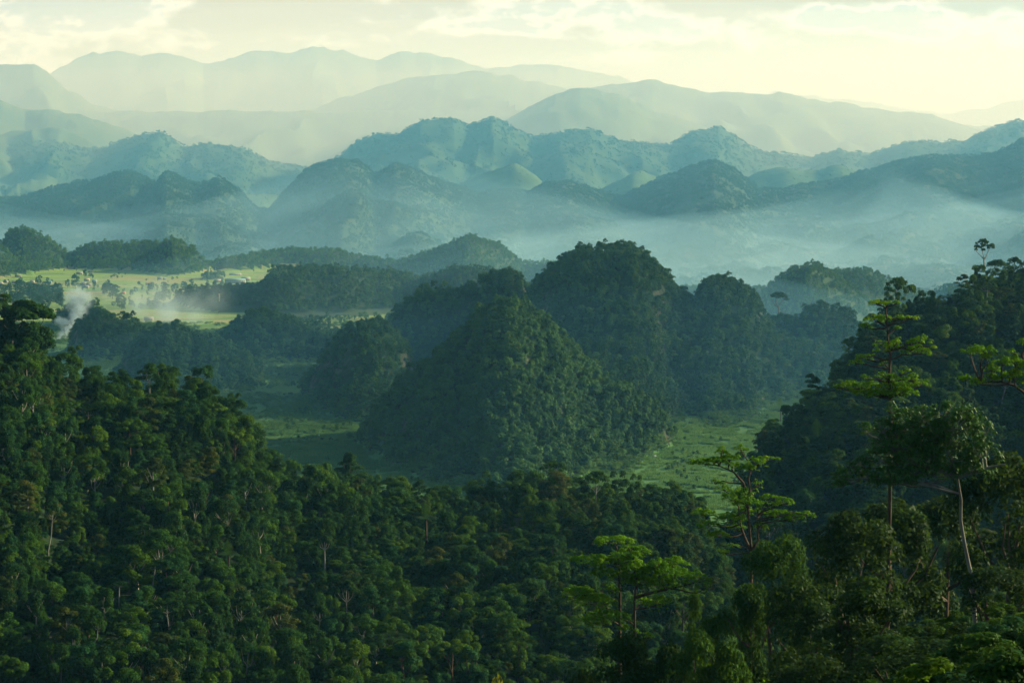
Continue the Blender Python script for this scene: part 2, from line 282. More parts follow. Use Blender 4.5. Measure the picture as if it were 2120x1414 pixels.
# valley floor, sinking to the right behind the middle hills
def sstep(a, b, x):
    q = np.clip((x - a) / (b - a), 0, 1); return q * q * (3 - 2 * q)
sink = sstep(.055, .02, -T + 0) * 0
H = 1.2 * fbm(X / 260, Y / 260, 3, 3)
H -= 160 * sstep(2650, 3500, Y) * sstep(-.02, .06, T)
H -= 90 * sstep(3500, 4300, Y) * sstep(-.11, -.07, T)
H -= 300 * sstep(4620, 6000, Y)
H -= 0.01 * np.maximum(Y - 8000, 0)
for k, (nm, Dn, th, pw, fs, bs, base, pts, rough) in enumerate(RID):
    P3 = np.array([at(px, py, Dn) for px, py in pts]); ti = P3[:, 0] / Dn; zi = P3[:, 2] - th * (np.clip(P3[:, 2] / 25, 0, 1) if Dn < 5600 else 1)
    c = np.interp(T[0], ti, zi)
    kw = 13 if nm == 'grassy_hill' else 3; c = np.convolve(np.pad(c, kw // 2, 'edge'), np.ones(kw) / kw, 'valid')
    if Dn < 5600:   # isolated hills end
        c = np.where((T[0] < ti[0]) | (T[0] > ti[-1]), -60, c)
    wob = fbm(T[0] * Dn / (Dn * .06) + k * 7.1, T[0] * 0 + k, 3, 40 + k)
    Dc = Dn * (1 + (.03 if Dn < 5600 else (.012 if nm == 'mountain' else .03)) * wob)
    zc = CAMZ + (c - CAMZ) * (Dc / Dn)           # keep the silhouette when the crest wanders in depth
    hh = np.maximum(zc - base, 1.0)
    if fs: Lf = hh / fs * 1.15; Lb = hh / bs * 1.15
    else:
        if nm == 'blue_ridge': Lf = np.interp(T[0], [-.3, -.12, -.08, .3], [4300, 4300, 5200, 5600]); Lb = hh * 0 + 1000
        elif nm == 'grassy_hill': Lf = hh * 0 + 900; Lb = hh * 0 + 900
        elif nm == 'green_ridge': Lf = hh * 0 + 4300; Lb = hh * 0 + 2500
        else: Lf = hh * 0 + 7000; Lb = hh * 0 + 5000
    u = (Y - Dc)
    s1 = Dn * .035 if Dn < 5600 else Dn * .03
    n = fbm(X / s1, Y / (s1 * 1.7), 4, 90 + k)
    n2 = 1 - 2 * np.abs(fbm(X / (s1 * 1.3) + 3, Y / (s1 * 2.6), 3, 130 + k))
    x = np.where(u < 0, -u / Lf, u / Lb)
    xx = x * (1 + rough * 1.6 * n * sstep(0, .35, x))
    prof = np.exp(-2.2 * np.maximum(xx, 0) ** pw)
    if Dn > 5600: prof = 0.55 * prof + .45 * np.maximum(1 - xx * .9, 0)
    h = base + (zc - base) * prof * (1 + rough * (n2 - .4) * sstep(.03, .4, x))
    if Dn > 5600:   # tree-scale raggedness along the crest, spurs on mountain flanks
        h = h + fbm(X / (Dn * .006), Y / (Dn * .012), 4, 600 + k) * (6.5 if nm == 'mountain' else 4) * Dn / F * np.exp(-x * 5)
        if nm != 'mountain': h = h - (zc - base) * prof * rough * .35 * (n2 - .4) * sstep(.03, .4, x)
        if nm == 'mountain': h = h + (zc - base) * .10 * (n2 - .3) * sstep(.02, .3, x) * np.exp(-x)
    h = np.where(x > 2.6, -1e3, h)
    h = np.where((zc < base - 30) | (h < base + 1.0), -1e3, h)
    m = h > H + .5
    H = np.where(m, h, H); OWN = np.where(m, k + 1, OWN)

# ---- foreground: the saddle and hillsides nearest to the camera
KL, KR, KN = len(RID) + 1, len(RID) + 2, len(RID) + 3
lc = [(-900,520,640),(-400,560,640),(-100,600,650),(0,628,650),(60,640,660),(100,705,670),(200,757,690),(290,762,700),(400,785,710),(470,828,720),(520,880,730),(560,930,735),(590,975,740),(640,972,745),(720,972,750),(800,985,750),(860,1012,750),(900,1014,750),(960,1008,750),(1010,1005,750),(1060,995,750),(1130,985,750),(1200,985,750),(1250,1003,745),(1320,1003,740),(1400,1008,735),(1440,1035,725),(1470,1090,700),(1500,1170,660),(1560,1290,620),(1800,1400,560),(2200,1500,500)]
P3 = np.array([at(a, b, d) for a, b, d in lc]); ti = P3[:, 0] / P3[:, 1]
cz = np.interp(T[0], ti, P3[:, 2] - 8.5); cd = np.interp(T[0], ti, P3[:, 1])
f450 = np.interp(T[0], [-.5, -.26, -.13, 0, .1, .2], [150, 122, 112, 106, 100, 95])
f300 = np.interp(T[0], [-.5, -.26, 0, .1, .25], [130, 104, 100, 110, 120])
f150 = np.interp(T[0], [-.6, -.26, -.02, .06, .12, .26, .8, 2.2], [150, 150, 160, 176, 196, 207, 238, 300])
f200 = np.interp(T[0], [-.6, -.26, -.02, .04, .09, .16, .26, .8, 2.2], [135, 135, 150, 172, 186, 192, 196, 240, 330])
f20 = 236 + 0 * T[0]
def fg(T1, zs, ds, Dv):
    Lv = Dv; out = np.full(Dv.shape, -1e3)
    for i in range(len(zs) - 1):
        d0 = np.broadcast_to(ds[i], T1.shape)[None, :]; d1 = np.broadcast_to(ds[i + 1], T1.shape)[None, :]
        q = (Lv - d0) / (d1 - d0); w = (q >= 0) & (q < 1); q = np.clip(q, 0, 1)
        out = np.where(w, zs[i][None, :] * (1 - q) + zs[i + 1][None, :] * q, out)
    return out
hl = fg(T[0], [f20, f150, f200, f300, f450, cz], [12, 150, 205, 300, 450, cd], D)
hb = cz[None, :] - (D - cd[None, :]) * 1.0
hl = np.where(D >= cd[None, :], hb, hl)
gul = fbm(X / 55, Y / 110, 4, 300); sl = sstep(360, 440, Y) * sstep(0, 60, cd[None, :] - D)
hl = hl + (gul * 11 + 3) * sl * (1 + 1.0 * sstep(-.02, -.15, T))
m = hl > H; H = np.where(m, hl, H); OWN = np.where(m, np.where(D < 255, KN, KL), OWN)
rc = [(1400,1240,640),(1450,1160,680),(1490,1110,720),(1530,1045,750),(1548,995,780),(1565,945,800),(1595,890,820),(1645,838,850),(1705,784,880),(1745,726,900),(1795,658,930),(1835,628,940),(1900,604,960),(1990,580,970),(2040,550,980),(2120,540,1000),(2400,440,1000),(3000,300,950),(5000,100,800),(9000,-600,700)]
P3 = np.array([at(a, b, d) for a, b, d in rc]); ti = P3[:, 0] / P3[:, 1]
cz2 = np.interp(T[0], ti, P3[:, 2] - 8); cd2 = np.interp(T[0], ti, P3[:, 1])
q = np.clip((D - 400) / (cd2[None, :] - 400), 0, 1)
low = np.interp(T[0], [.05, .15, .26, .5, 1.0, 2.2], [70, 85, 95, 150, 240, 300])[None, :]
hr = low + (cz2[None, :] - low) * (.55 * q + .45 * q * q)
hr += (fbm(X / 70, Y / 130, 4, 400) * 13) * sstep(1., .8, q) * sstep(0, .2, q)
hr = np.where(D >= cd2[None, :], cz2[None, :] - (D - cd2[None, :]) * .8, hr)
hr = np.where((T > ti[0]) & (D > 330), hr, -1e3)
m = hr > H; H = np.where(m, hr, H); OWN = np.where(m, KR, OWN)
# soften the foreground breaks
nr = np.searchsorted(dr, 700)
for _ in range(3): H[1:nr] = (H[:nr - 1] + H[1:nr] * 2 + H[2:nr + 1]) / 4

Z = H
def zsample(A, x, y):
    t = x / y; ci = np.clip(np.interp(t, tc, np.arange(len(tc))), 0, len(tc) - 1.001); ri = np.clip(np.interp(np.log(y), LD, np.arange(len(dr))), 0, len(dr) - 1.001)
    c0 = ci.astype(int); r0 = ri.astype(int); fc = ci - c0; fr = ri - r0
    return (A[r0, c0] * (1 - fc) + A[r0, c0 + 1] * fc) * (1 - fr) + (A[r0 + 1, c0] * (1 - fc) + A[r0 + 1, c0 + 1] * fc) * fr
def gz(x, y): return float(zsample(Z, np.array([float(x)]), np.array([float(y)]))[0])
ANG = (Z - CAMZ) / D
MAXA = np.maximum.accumulate(ANG, axis=0)
def hit(px, py, near=60, extra=0.0):
    """where the ray through a photo pixel meets the terrain (lifted by extra)"""
    r = px_ray(px, py); t = r[0] / r[1]; s = r[2] / r[1]
    ci = int(np.interp(t, tc, np.arange(len(tc))))
    zz = Z[:, ci] + extra - CAMZ - s * dr
    k = np.where((zz > 0) & (dr > near))[0]
    k = k[0] if len(k) else len(dr) - 1
    return np.array([t * dr[k], dr[k], Z[k, ci]])

def terrain():
    nrw, nc = Z.shape
    P = np.stack([X, Y, Z], -1).reshape(-1, 3)
    idx = np.arange(nrw * nc).reshape(nrw, nc)
    q = np.stack([idx[:-1, :-1], idx[:-1, 1:], idx[1:, 1:], idx[1:, :-1]], -1).reshape(-1, 4)
    own = OWN[:-1, :-1].reshape(-1)
    for k in np.unique(own):
        f = q[own == k]; u, inv = np.unique(f, return_inverse=True)
        me = faces_mesh('terrain', P[u], inv.reshape(-1, 4))
        if k == 0: nm, mt = 'ground', FIELD
        elif k >= KL: nm, mt = 'hillside', SOIL
        else:
            r = RID[k - 1]; nm = 'mountain' if r[0] == 'mountain' else ('ridge' if 'ridge' in r[0] else 'hill')
            mt = MOUNT if r[0] == 'mountain' else (FARFLOOR if r[1] > 3000 else KARST)
            if r[0] == 'grassy_hill': mt = plainmat('hill_grass', (.05, .10, .03), 1, (.028, .06, .02), .01, 6.0)
        tag(link(nm, me, mt), kind='structure')
terrain()
# land behind the camera, so that light and side views have ground there
me = faces_mesh('ground_behind', [(-4000, 5, 225), (4000, 5, 225), (4000, -6000, 120), (-4000, -6000, 120)], [(0, 3, 2, 1)], False)
tag(link('ground', me, SOIL), kind='structure')

# ------------------------------------------------------------------ foliage meshes
def cloud(cx, cy, z, rx, ry, rz, dens, seed):
    """an added cloud high above the haze, out of the picture on the sunward side, shaped to shade the valley"""
    import bmesh
    bm = bmesh.new(); bmesh.ops.create_icosphere(bm, subdivisions=5, radius=1)
    P = np.array([v.co[:] for v in bm.verts]); n = fbm(P[:, 0] * 2 + 9 + P[:, 2], P[:, 1] * 2 + P[:, 2] * 2 + 5, 4, seed)
    P = P * (1 + .45 * n)[:, None] * np.array([rx, ry, rz])
    for v, p in zip(bm.verts, P): v.co = p
    me = bpy.data.meshes.new('cloud'); bm.to_mesh(me); bm.free()
    m = bpy.data.materials.new('cloud_vapour'); m.use_nodes = True; t = NT(m.node_tree)
    v = t.n('ShaderNodeVolumeScatter', None, Density=dens, Anisotropy=.6); t.n('ShaderNodeOutputMaterial', None, Volume=v)
    o = link('cloud', me, m); o.location = (cx, cy, z); tag(o, kind='structure'); return o
CLZ = 3300.0
def shade_cloud_over(gx, gy, rx, ry, rz, dens, seed):
    k = CLZ / sun_dir.z; cloud(gx + sun_dir.x * k, gy + sun_dir.y * k, CLZ, rx, ry, rz, dens, seed)
shade_cloud_over(650, 2500, 1500, 640, 400, 0.75e-3, 3)  # unseen cloud, added to shade the middle hills and their haze
shade_cloud_over(500, 500, 900, 750, 200, 0.10e-3, 8)  # thin unseen cloud, added to dim the sun on the foreground

def nrm(v): return v / np.maximum(np.linalg.norm(v, axis=-1, keepdims=True), 1e-9)
def leafcloud(lumps, n, size, g, up=.35, zmin=-.35, asp=.62, jit=.55, shell=.22):
    L = np.array(lumps, float); w = (L[:, 3] * L[:, 4] + L[:, 3] * L[:, 5]); w /= w.sum()
    li = g.choice(len(L), n, p=w); d = nrm(g.normal(size=(n, 3)))
    d[:, 2] = np.where(d[:, 2] < zmin, -d[:, 2], d[:, 2])
    r = 1 - shell * g.random(n) ** 1.5
    p = L[li, :3] + d * L[li, 3:6] * r[:, None]
    nn = nrm(nrm(d / L[li, 3:6]) + g.normal(size=(n, 3)) * jit + np.array([0, 0, up]))
    a = nrm(np.cross(nn, g.normal(size=(n, 3)))); b = np.cross(nn, a)
    s = (size * (.6 + .8 * g.random(n)))[:, None] / 2
    return np.stack([p - a * s, p + b * s * asp, p + a * s, p - b * s * asp], 1)
def tube(pts, rad, seg=6):
    pts = np.array(pts, float); V = []; Fc = []
    for i, (p, r) in enumerate(zip(pts, rad)):
        dd = nrm((pts[min(i + 1, len(pts) - 1)] - pts[max(i - 1, 0)])[None])[0]
        a = nrm(np.cross(dd, [0.3, 1, 0.1])[None])[0]; b = np.cross(dd, a)
        for k in range(seg):
            an = 2 * math.pi * k / seg; V.append(p + r * (a * math.cos(an) + b * math.sin(an)))
    for i in range(len(pts) - 1):
        for k in range(seg): Fc.append((i * seg + k, i * seg + (k + 1) % seg, (i + 1) * seg + (k + 1) % seg, (i + 1) * seg + k))
    return np.array(V), np.array(Fc)
def join(parts):
    V = []; Fc = []; o = 0
    for v, f in parts: V.append(v); Fc.append(f + o); o += len(v)
    return np.concatenate(V), np.concatenate(Fc)
def bough(p0, p1, r0, r1, g, sag=.12, n=5):
    q = np.linspace(0, 1, n)[:, None]; L = np.linalg.norm(np.array(p1) - p0)
    P = np.array(p0) * (1 - q) + np.array(p1) * q
    P[:, 2] -= np.sin(q[:, 0] * math.pi) * L * sag
    P[1:-1] += g.normal(size=(n - 2, 3)) * L * .035
    return tube(P, np.linspace(r0, r1, n), 6)

def crown_lumps(kind, g):
    """lumps for a tree about 10 m tall standing on z=0"""
    L = []
    if kind == 'round':
        for i in range(20):
            a = g.random() * 6.28; r = 3.2 * math.sqrt(g.random()); z = 6.6 + 2.9 * (1 - (r / 3.6) ** 2) * (.6 + .4 * g.random())
            s = .8 + .7 * g.random(); L.append((r * math.cos(a), r * math.sin(a), z, s, s, s * .85))
        for i in range(12):
            a = g.random() * 6.28; L.append((2.5 * math.cos(a), 2.5 * math.sin(a), 2.2 + 3.6 * g.random(), 1.2, 1.2, 1.3))
    elif kind == 'tall':
        for i in range(22):
            z = 2.0 + 9.5 * g.random(); rr = 2.2 * math.sin(math.pi * min(1, (12.6 - z) / 10.5) ** .7) + .4
            a = g.random() * 6.28; s = .7 + .7 * g.random(); L.append((rr * .8 * math.cos(a), rr * .8 * math.sin(a), z, s, s, s * .9))
    elif kind == 'layer':
        for i in range(24):
            z = [3.6, 5.4, 7.2, 8.8, 9.9][i % 5]; R_ = [3.2, 3.5, 3.1, 2.3, 1.2][i % 5]; a = g.random() * 6.28; r = R_ * math.sqrt(g.random())
            L.append((r * math.cos(a), r * math.sin(a), z + .5 * g.normal() * .6, 1.25, 1.25, .7))
    elif kind == 'vine':
        for i in range(24):
            a = g.random() * 6.28; z = .5 + 8.0 * g.random(); r = (2.7 - z * .16) * (.6 + .5 * g.random())
            L.append((r * math.cos(a), r * math.sin(a), z, .9, .9, 1.5))
        L.append((0, 0, 8.6, 1.8, 1.8, 1.3))
    elif kind == 'flat':
        for i in range(16):
            a = g.random() * 6.28; r = 3.9 * math.sqrt(g.random()); L.append((r * math.cos(a), r * math.sin(a), 9.0 - .1 * r * r + .5 * g.random(), 1.1, 1.1, .6))
    return L
def far_lumps(g):
    L = []
    for i in range(6):
        a = g.random() * 6.28; r = 2.2 * math.sqrt(g.random()); L.append((r * math.cos(a), r * math.sin(a), 7 - .3 * r + 1.5 * g.random(), 1.8, 1.8, 1.5))
    L.append((0, 0, 4.6, 3.0, 3.0, 2.2)); return L

def make_crown(kind, n, size, seed, **k):
    g = np.random.default_rng(seed); return leafcloud(crown_lumps(kind, g), n, size, g, **k)
def trunk_geo(kind, seed):
    g = np.random.default_rng(seed); top = {'round': 6.5, 'tall': 9, 'layer': 8.5, 'vine': 7, 'flat': 7.8}[kind]
    x, y = g.normal(size=2) * .5
    parts = [tube([(0, 0, -2), (x * .4, y * .4, top * .45), (x, y, top)], [.26, .2, .09])]
    for i in range(4):
        a = i * 1.57 + g.random(); parts.append(bough((x * .5, y * .5, top * (.5 + .08 * i)), (2.4 * math.cos(a), 2.4 * math.sin(a), top + .3), .11, .04, g, n=4))
    return join(parts)

def hidden_proto(name, me, mat):
    me.materials.append(mat); return bpy.data.objects.new(name, me)
def proto_collection(name, objs):
    c = bpy.data.collections.new(name)
    for o in objs: c.objects.link(o)
    return c

def scatter(name, coll, P, rot, scl, idx, label, cat):
    me = bpy.data.meshes.new(name); me.vertices.add(len(P)); me.vertices.foreach_set('co', P.astype(np.float32).reshape(-1))
    a = me.attributes.new('rot', 'FLOAT_VECTOR', 'POINT'); a.data.foreach_set('vector', rot.astype(np.float32).reshape(-1))
    a = me.attributes.new('scl', 'FLOAT_VECTOR', 'POINT'); a.data.foreach_set('vector', scl.astype(np.float32).reshape(-1))
    a = me.attributes.new('idx', 'INT', 'POINT'); a.data.foreach_set('value', idx.astype(np.int32))
    o = bpy.data.objects.new(name, me); COL.objects.link(o)
    ng = bpy.data.node_groups.new('scatter', 'GeometryNodeTree')
    ng.interface.new_socket('Geometry', in_out='INPUT', socket_type='NodeSocketGeometry'); ng.interface.new_socket('Geometry', in_out='OUTPUT', socket_type='NodeSocketGeometry')
    N = ng.nodes; gi = N.new('NodeGroupInput'); go = N.new('NodeGroupOutput'); ip = N.new('GeometryNodeInstanceOnPoints'); ci = N.new('GeometryNodeCollectionInfo')
    ci.inputs[0].default_value = coll; ci.inputs[1].default_value = True; ci.inputs[2].default_value = True
    ng.links.new(gi.outputs[0], ip.inputs['Points']); ng.links.new(ci.outputs[0], ip.inputs['Instance']); ip.inputs['Pick Instance'].default_value = True
    for nm, typ, sock in (('rot', 'FLOAT_VECTOR', 'Rotation'), ('scl', 'FLOAT_VECTOR', 'Scale'), ('idx', 'INT', 'Instance Index')):
        na = N.new('GeometryNodeInputNamedAttribute'); na.data_type = typ; na.inputs[0].default_value = nm
        out = [s for s in na.outputs if s.enabled][0]
        if sock == 'Rotation':
            e = N.new('FunctionNodeEulerToRotation'); ng.links.new(out, e.inputs[0]); out = e.outputs[0]
        ng.links.new(out, ip.inputs[sock])
    ng.links.new(ip.outputs[0], go.inputs[0])
    md = o.modifiers.new('scatter', 'NODES'); md.node_group = ng
    tag(o, label, cat, None, 'stuff'); return o

def visible(x, y, z, lift):
    """could the top of something lift metres tall be seen over the ground in front of it"""
    t = x / y; ci = np.clip(np.rint(np.interp(t, tc, np.arange(len(tc)))), 0, len(tc) - 1).astype(int)
    ri = np.clip(np.searchsorted(dr, y * .985) - 1, 0, len(dr) - 1)
    mx = MAXA[ri, ci]
    return (z + lift - CAMZ) / y > mx
def owner(x, y):
    t = x / y; ci = np.clip(np.rint(np.interp(t, tc, np.arange(len(tc)))), 0, len(tc) - 1).astype(int)
    ri = np.clip(np.rint(np.interp(np.log(y), LD, np.arange(len(dr)))), 0, len(dr) - 1).astype(int)
    return OWN[ri, ci]
GRX = np.gradient(Z, axis=1) / np.maximum(np.gradient(X, axis=1), 1e-6); GRY = np.gradient(Z, axis=0) / np.gradient(Y, axis=0)
AREA = np.clip(np.sqrt(1 + GRX ** 2 + GRY ** 2), 1, 2.2)
def sample_points(y0, y1, spacing, tmax=.285, seed=1, tmin=None):
    g = np.random.default_rng(seed); tmin = -tmax if tmin is None else tmin; spacing = spacing / 1.42
    area = (y1 * y1 - y0 * y0) / 2 * (tmax - tmin); n = int(area / spacing ** 2 * 1.15)
    y = np.sqrt(y0 * y0 + (y1 * y1 - y0 * y0) * g.random(n)); x = y * (tmin + (tmax - tmin) * g.random(n))
    # thin out: keep one point per cell
    cell = spacing * .85; key = np.floor(x / cell).astype(np.int64) * 100003 + np.floor(y / cell).astype(np.int64)
    _, u = np.unique(key, return_index=True); x, y = x[u], y[u]
    k = g.random(len(x)) < zsample(AREA, x, y) / 2.2; return x[k], y[k], g

# ------------------------------------------------------------------ forests
# mid and far forests (one object each: nobody could count them)
P2 = [hidden_proto('crown', quads_mesh('crown', leafcloud(far_lumps(np.random.default_rng(50 + i)) if i < 5 else crown_lumps(['tall', 'layer', 'round'][i - 5], np.random.default_rng(60 + i)), 520, 1.1, np.random.default_rng(70 + i), up=.4, shell=.25, jit=.4)), LEAF_FAR) for i in range(8)]
C2 = proto_collection('mid_crowns', P2)
LEAF_SUN = leafmat('sun_tinted_leaf', [(0, (.025, .075, .016)), (.4, (.05, .13, .020)), (.75, (.09, .19, .026)), (1, (.16, .24, .035))], trans=.25, nscale=.015, spread=.4)  # sunlight on the plain hills is put into these brighter leaf colours
C4 = proto_collection('sun_tinted_crowns', [hidden_proto('crown', o_.data.copy(), LEAF_SUN) for o_ in P2])
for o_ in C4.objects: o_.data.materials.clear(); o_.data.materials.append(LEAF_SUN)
def clump(seed, n, R_, leaf, nl):
    g = np.random.default_rng(seed); out = []
    for i in range(n):
        a = g.random() * 6.28; r = R_ * math.sqrt(g.random()); s = .8 + .6 * g.random()
        L = [(l[0] * s + r * math.cos(a), l[1] * s + r * math.sin(a), l[2] * s + (s - 1) * 4, l[3] * s, l[4] * s, l[5] * s) for l in far_lumps(g)]
        out.append(leafcloud(L, nl, leaf, g, up=.3, shell=.15))
    return np.concatenate(out)
LEAF_RIDGE = leafmat('ridge_leaf', [(0, (.010, .040, .018)), (.6, (.020, .065, .024)), (1, (.05, .10, .03))], trans=.15, nscale=.004, spread=.4)  # leaf colours darkened to paint out sunlit relief on the far ridges
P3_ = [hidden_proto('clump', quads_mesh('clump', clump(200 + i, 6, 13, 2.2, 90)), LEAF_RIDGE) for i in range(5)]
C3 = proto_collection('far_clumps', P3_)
PB = [hidden_proto('bush', quads_mesh('bush', leafcloud([(g_.normal() * 1.2, g_.normal() * 1.2, .6 + .5 * g_.random(), 1.2, 1.2, 1.0) for _ in range(6)], 160, .8, g_, up=.4)), LEAF_SCRUB) for g_ in [np.random.default_rng(300 + i) for i in range(4)]]
CB = proto_collection('bushes', PB)

def put(name, coll, nidx, y0, y1, spacing, pick, label, cat, smin=.7, smax=1.35, lift=25, seed=1, sink=.6, dens=None, tmax=.285, zs=1.0):
    x, y, g = sample_points(y0, y1, spacing, tmax=tmax, seed=seed); z = zsample(Z, x, y); ow = owner(x, y)
    k = pick(x, y, z, ow) & visible(x, y, z, lift)
    if dens is not None: k &= g.random(len(x)) < dens(x, y, z)
    x, y, z = x[k], y[k], z[k]; n = len(x)
    s = smin + (smax - smin) * g.random(n) ** 1.4
    s *= 1 + .25 * fbm(x / 60, y / 60, 2, seed + 9)
    rot = np.stack([g.normal(size=n) * .08, g.normal(size=n) * .08, g.random(n) * 6.28], 1)
    if coll is C3:      # patches of canopy lie along the slope
        gx = zsample(GRX, x, y); gy = zsample(GRY, x, y); rot = np.stack([np.arctan(gy), -np.arctan(gx), rot[:, 2] * 0], 1)
    scl = np.stack([s, s, s * zs * (.85 + .35 * g.random(n))], 1)
    print('SCATTER', name, n)
    return scatter(name, coll, np.stack([x, y, z - sink * s], 1), rot, scl, g.integers(0, nidx, n), label, cat)

rid_ids = lambda *nm: [i + 1 for i, r in enumerate(RID) if r[0] in nm]
MID = rid_ids('cone', 'big_left', 'big_mid', 'big_right', 'right_shoulder', 'mound_near', 'mound_mid', 'mound_left', 'mound_smoke_front', 'mound_smoke_back', 'hazy_ridge')
cone_id = rid_ids('cone')[0]
put('forest', C2, 8, 1350, 2000, 5.2, lambda x, y, z, o: (o == cone_id) & (z > 3.5 + 5 * fbm(x / 50, y / 50, 2, 5)), 'dense dark green forest covering the cone-shaped hill in the middle of the valley', 'forest', .75, 1.45, seed=11)
put('forest', C2, 8, 1500, 3000, 6.6, lambda x, y, z, o: np.isin(o, MID) & (o != cone_id) & (o != rid_ids('hazy_ridge')[0]) & (z > 4 + 5 * fbm(x / 60, y / 60, 2, 6)) & ~((zsample(AREA, x, y) > 1.5) & (fbm(x / 20, y / 20, 3, 71) > .34)), 'dark blue-green forest covering the steep karst hills behind the cone-shaped hill', 'forest', .7, 1.4, seed=12)
put('forest', C2, 8, 2700, 3800, 7.0, lambda x, y, z, o: (o == rid_ids('hazy_ridge')[0]) & (z > 6), 'hazy forest covering the long low ridge beside the drifting mist', 'forest', .7, 1.3, seed=13)
PLAIN = rid_ids('plain_hill', 'tree_ridge', 'field_mound', 'sunny_dome')
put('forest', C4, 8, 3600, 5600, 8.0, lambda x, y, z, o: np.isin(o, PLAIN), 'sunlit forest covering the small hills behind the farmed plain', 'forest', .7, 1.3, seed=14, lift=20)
BR = rid_ids('blue_ridge')
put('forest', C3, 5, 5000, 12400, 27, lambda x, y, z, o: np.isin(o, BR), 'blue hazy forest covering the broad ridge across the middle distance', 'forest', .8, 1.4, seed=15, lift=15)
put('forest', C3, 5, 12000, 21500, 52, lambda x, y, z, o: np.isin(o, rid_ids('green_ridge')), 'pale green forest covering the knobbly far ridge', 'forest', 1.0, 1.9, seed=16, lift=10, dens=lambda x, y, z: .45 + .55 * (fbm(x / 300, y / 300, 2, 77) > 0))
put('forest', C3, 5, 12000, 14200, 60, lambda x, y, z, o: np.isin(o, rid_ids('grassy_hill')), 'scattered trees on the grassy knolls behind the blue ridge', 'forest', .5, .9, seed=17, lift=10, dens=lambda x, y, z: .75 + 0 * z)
put('forest', C2, 8, 2650, 3400, 8.0, lambda x, y, z, o: (o == 0) & (x > -420 + (y - 2700) * .1), 'dim trees filling the low ground between the dark mounds and the hazy ridge', 'forest', .5, 1.1, seed=19, lift=12, dens=lambda x, y, z: np.clip(.55 + fbm(x / 60, y / 90, 2, 18), 0, 1))
put('hedges', C2, 8, 1400, 2300, 6.0, lambda x, y, z, o: (o == 0) & (np.abs(fbm(x / 90, y / 120, 2, 28)) < .035), 'ragged lines of dark bushes between the corn plots', 'hedge', .18, .5, seed=20, lift=6)
put('scrub', CB, 4, 1350, 3000, 4.2, lambda x, y, z, o: (np.isin(o, MID) & (z < 14)) | ((o == 0) & (x < -40) & (y > 1700)), 'light green scrub covering the valley floor between the hills', 'shrubbery', .7, 1.7, seed=18, sink=.2, dens=lambda x, y, z: np.clip(.4 + fbm(x / 70, y / 70, 3, 8) * 1.2 + .7 * (owner(x, y) > 0), 0, 1))

# corn
gc = np.random.default_rng(5)
def corn(seed):
    g = np.random.default_rng(seed); n = 260
    p = np.stack([(g.random(n) - .5) * 9, np.floor(g.random(n) * 6) * 1.5 - 4, np.zeros(n)], 1); a = g.random(n) * 6.28; h = 1.4 + .8 * g.random(n)
    o = np.stack([np.cos(a), np.sin(a), 0 * a], 1) * .45; up = np.stack([0 * a, 0 * a, h], 1); sd_ = np.stack([-np.sin(a), np.cos(a), 0 * a], 1) * .16
    return np.stack([p - sd_, p + sd_, p + o + up * 1. + sd_ * .4, p + o * .6 + up - sd_ * .6], 1)
PC = [hidden_proto('corn', quads_mesh('corn', corn(400 + i)), LEAF_CORN) for i in range(4)]
CC = proto_collection('corn', PC)
def corn_scatter():
    x, y, g = sample_points(1380, 2300, 7.5, seed=21); z = zsample(Z, x, y); o = owner(x, y)
    k = (o == 0) & visible(x, y, z, 12) & ~((x < -60) & (y > 1850)); x, y, z = x[k], y[k], z[k]; n = len(x)
    rot = np.zeros((n, 3)); rot[:, 2] = .25 * fbm(x / 200, y / 200, 2, 4) + (g.random(n) > .5) * math.pi
    print('SCATTER corn', n)
    scatter('corn_field', CC, np.stack([x, y, z], 1), rot, np.ones((n, 3)) * (.85 + .4 * vnoise(x / 40, y / 25, 3))[:, None], g.integers(0, 4, n), 'rows of light green corn on the valley floor around the cone-shaped hill', 'corn field')
corn_scatter()

# near forest: individuals for the largest, one object for the rest
NV = 18
NEARK = ['round', 'tall', 'layer', 'vine', 'round', 'round', 'layer', 'round', 'vine', 'tall', 'round', 'vine', 'flat', 'layer', 'round', 'tall', 'vine', 'round']
NEARM = [LEAF, LEAF, LEAF, LEAF, LEAF, LEAF_WARM, LEAF_COOL, LEAF, LEAF, LEAF_COOL, LEAF_WARM, LEAF, LEAF_WARM, LEAF_RUST, LEAF, LEAF_WARM, LEAF, LEAF]
crown_me = []; trunk_me = []
for i in range(NV):
    me = quads_mesh('crown', make_crown(NEARK[i], 4600, .42, 500 + i, up=.4, shell=.35, jit=.5)); me.materials.append(NEARM[i]); crown_me.append(me)
    v, f = trunk_geo(NEARK[i], 520 + i); me = faces_mesh('trunk', v, f); me.materials.append(BARK if i % 3 else BARKD); trunk_me.append(me)
both = []
for i in range(NV):
    me = crown_me[i]; both.append(bpy.data.objects.new('tree_crown', me))
CN = proto_collection('near_crowns', both)

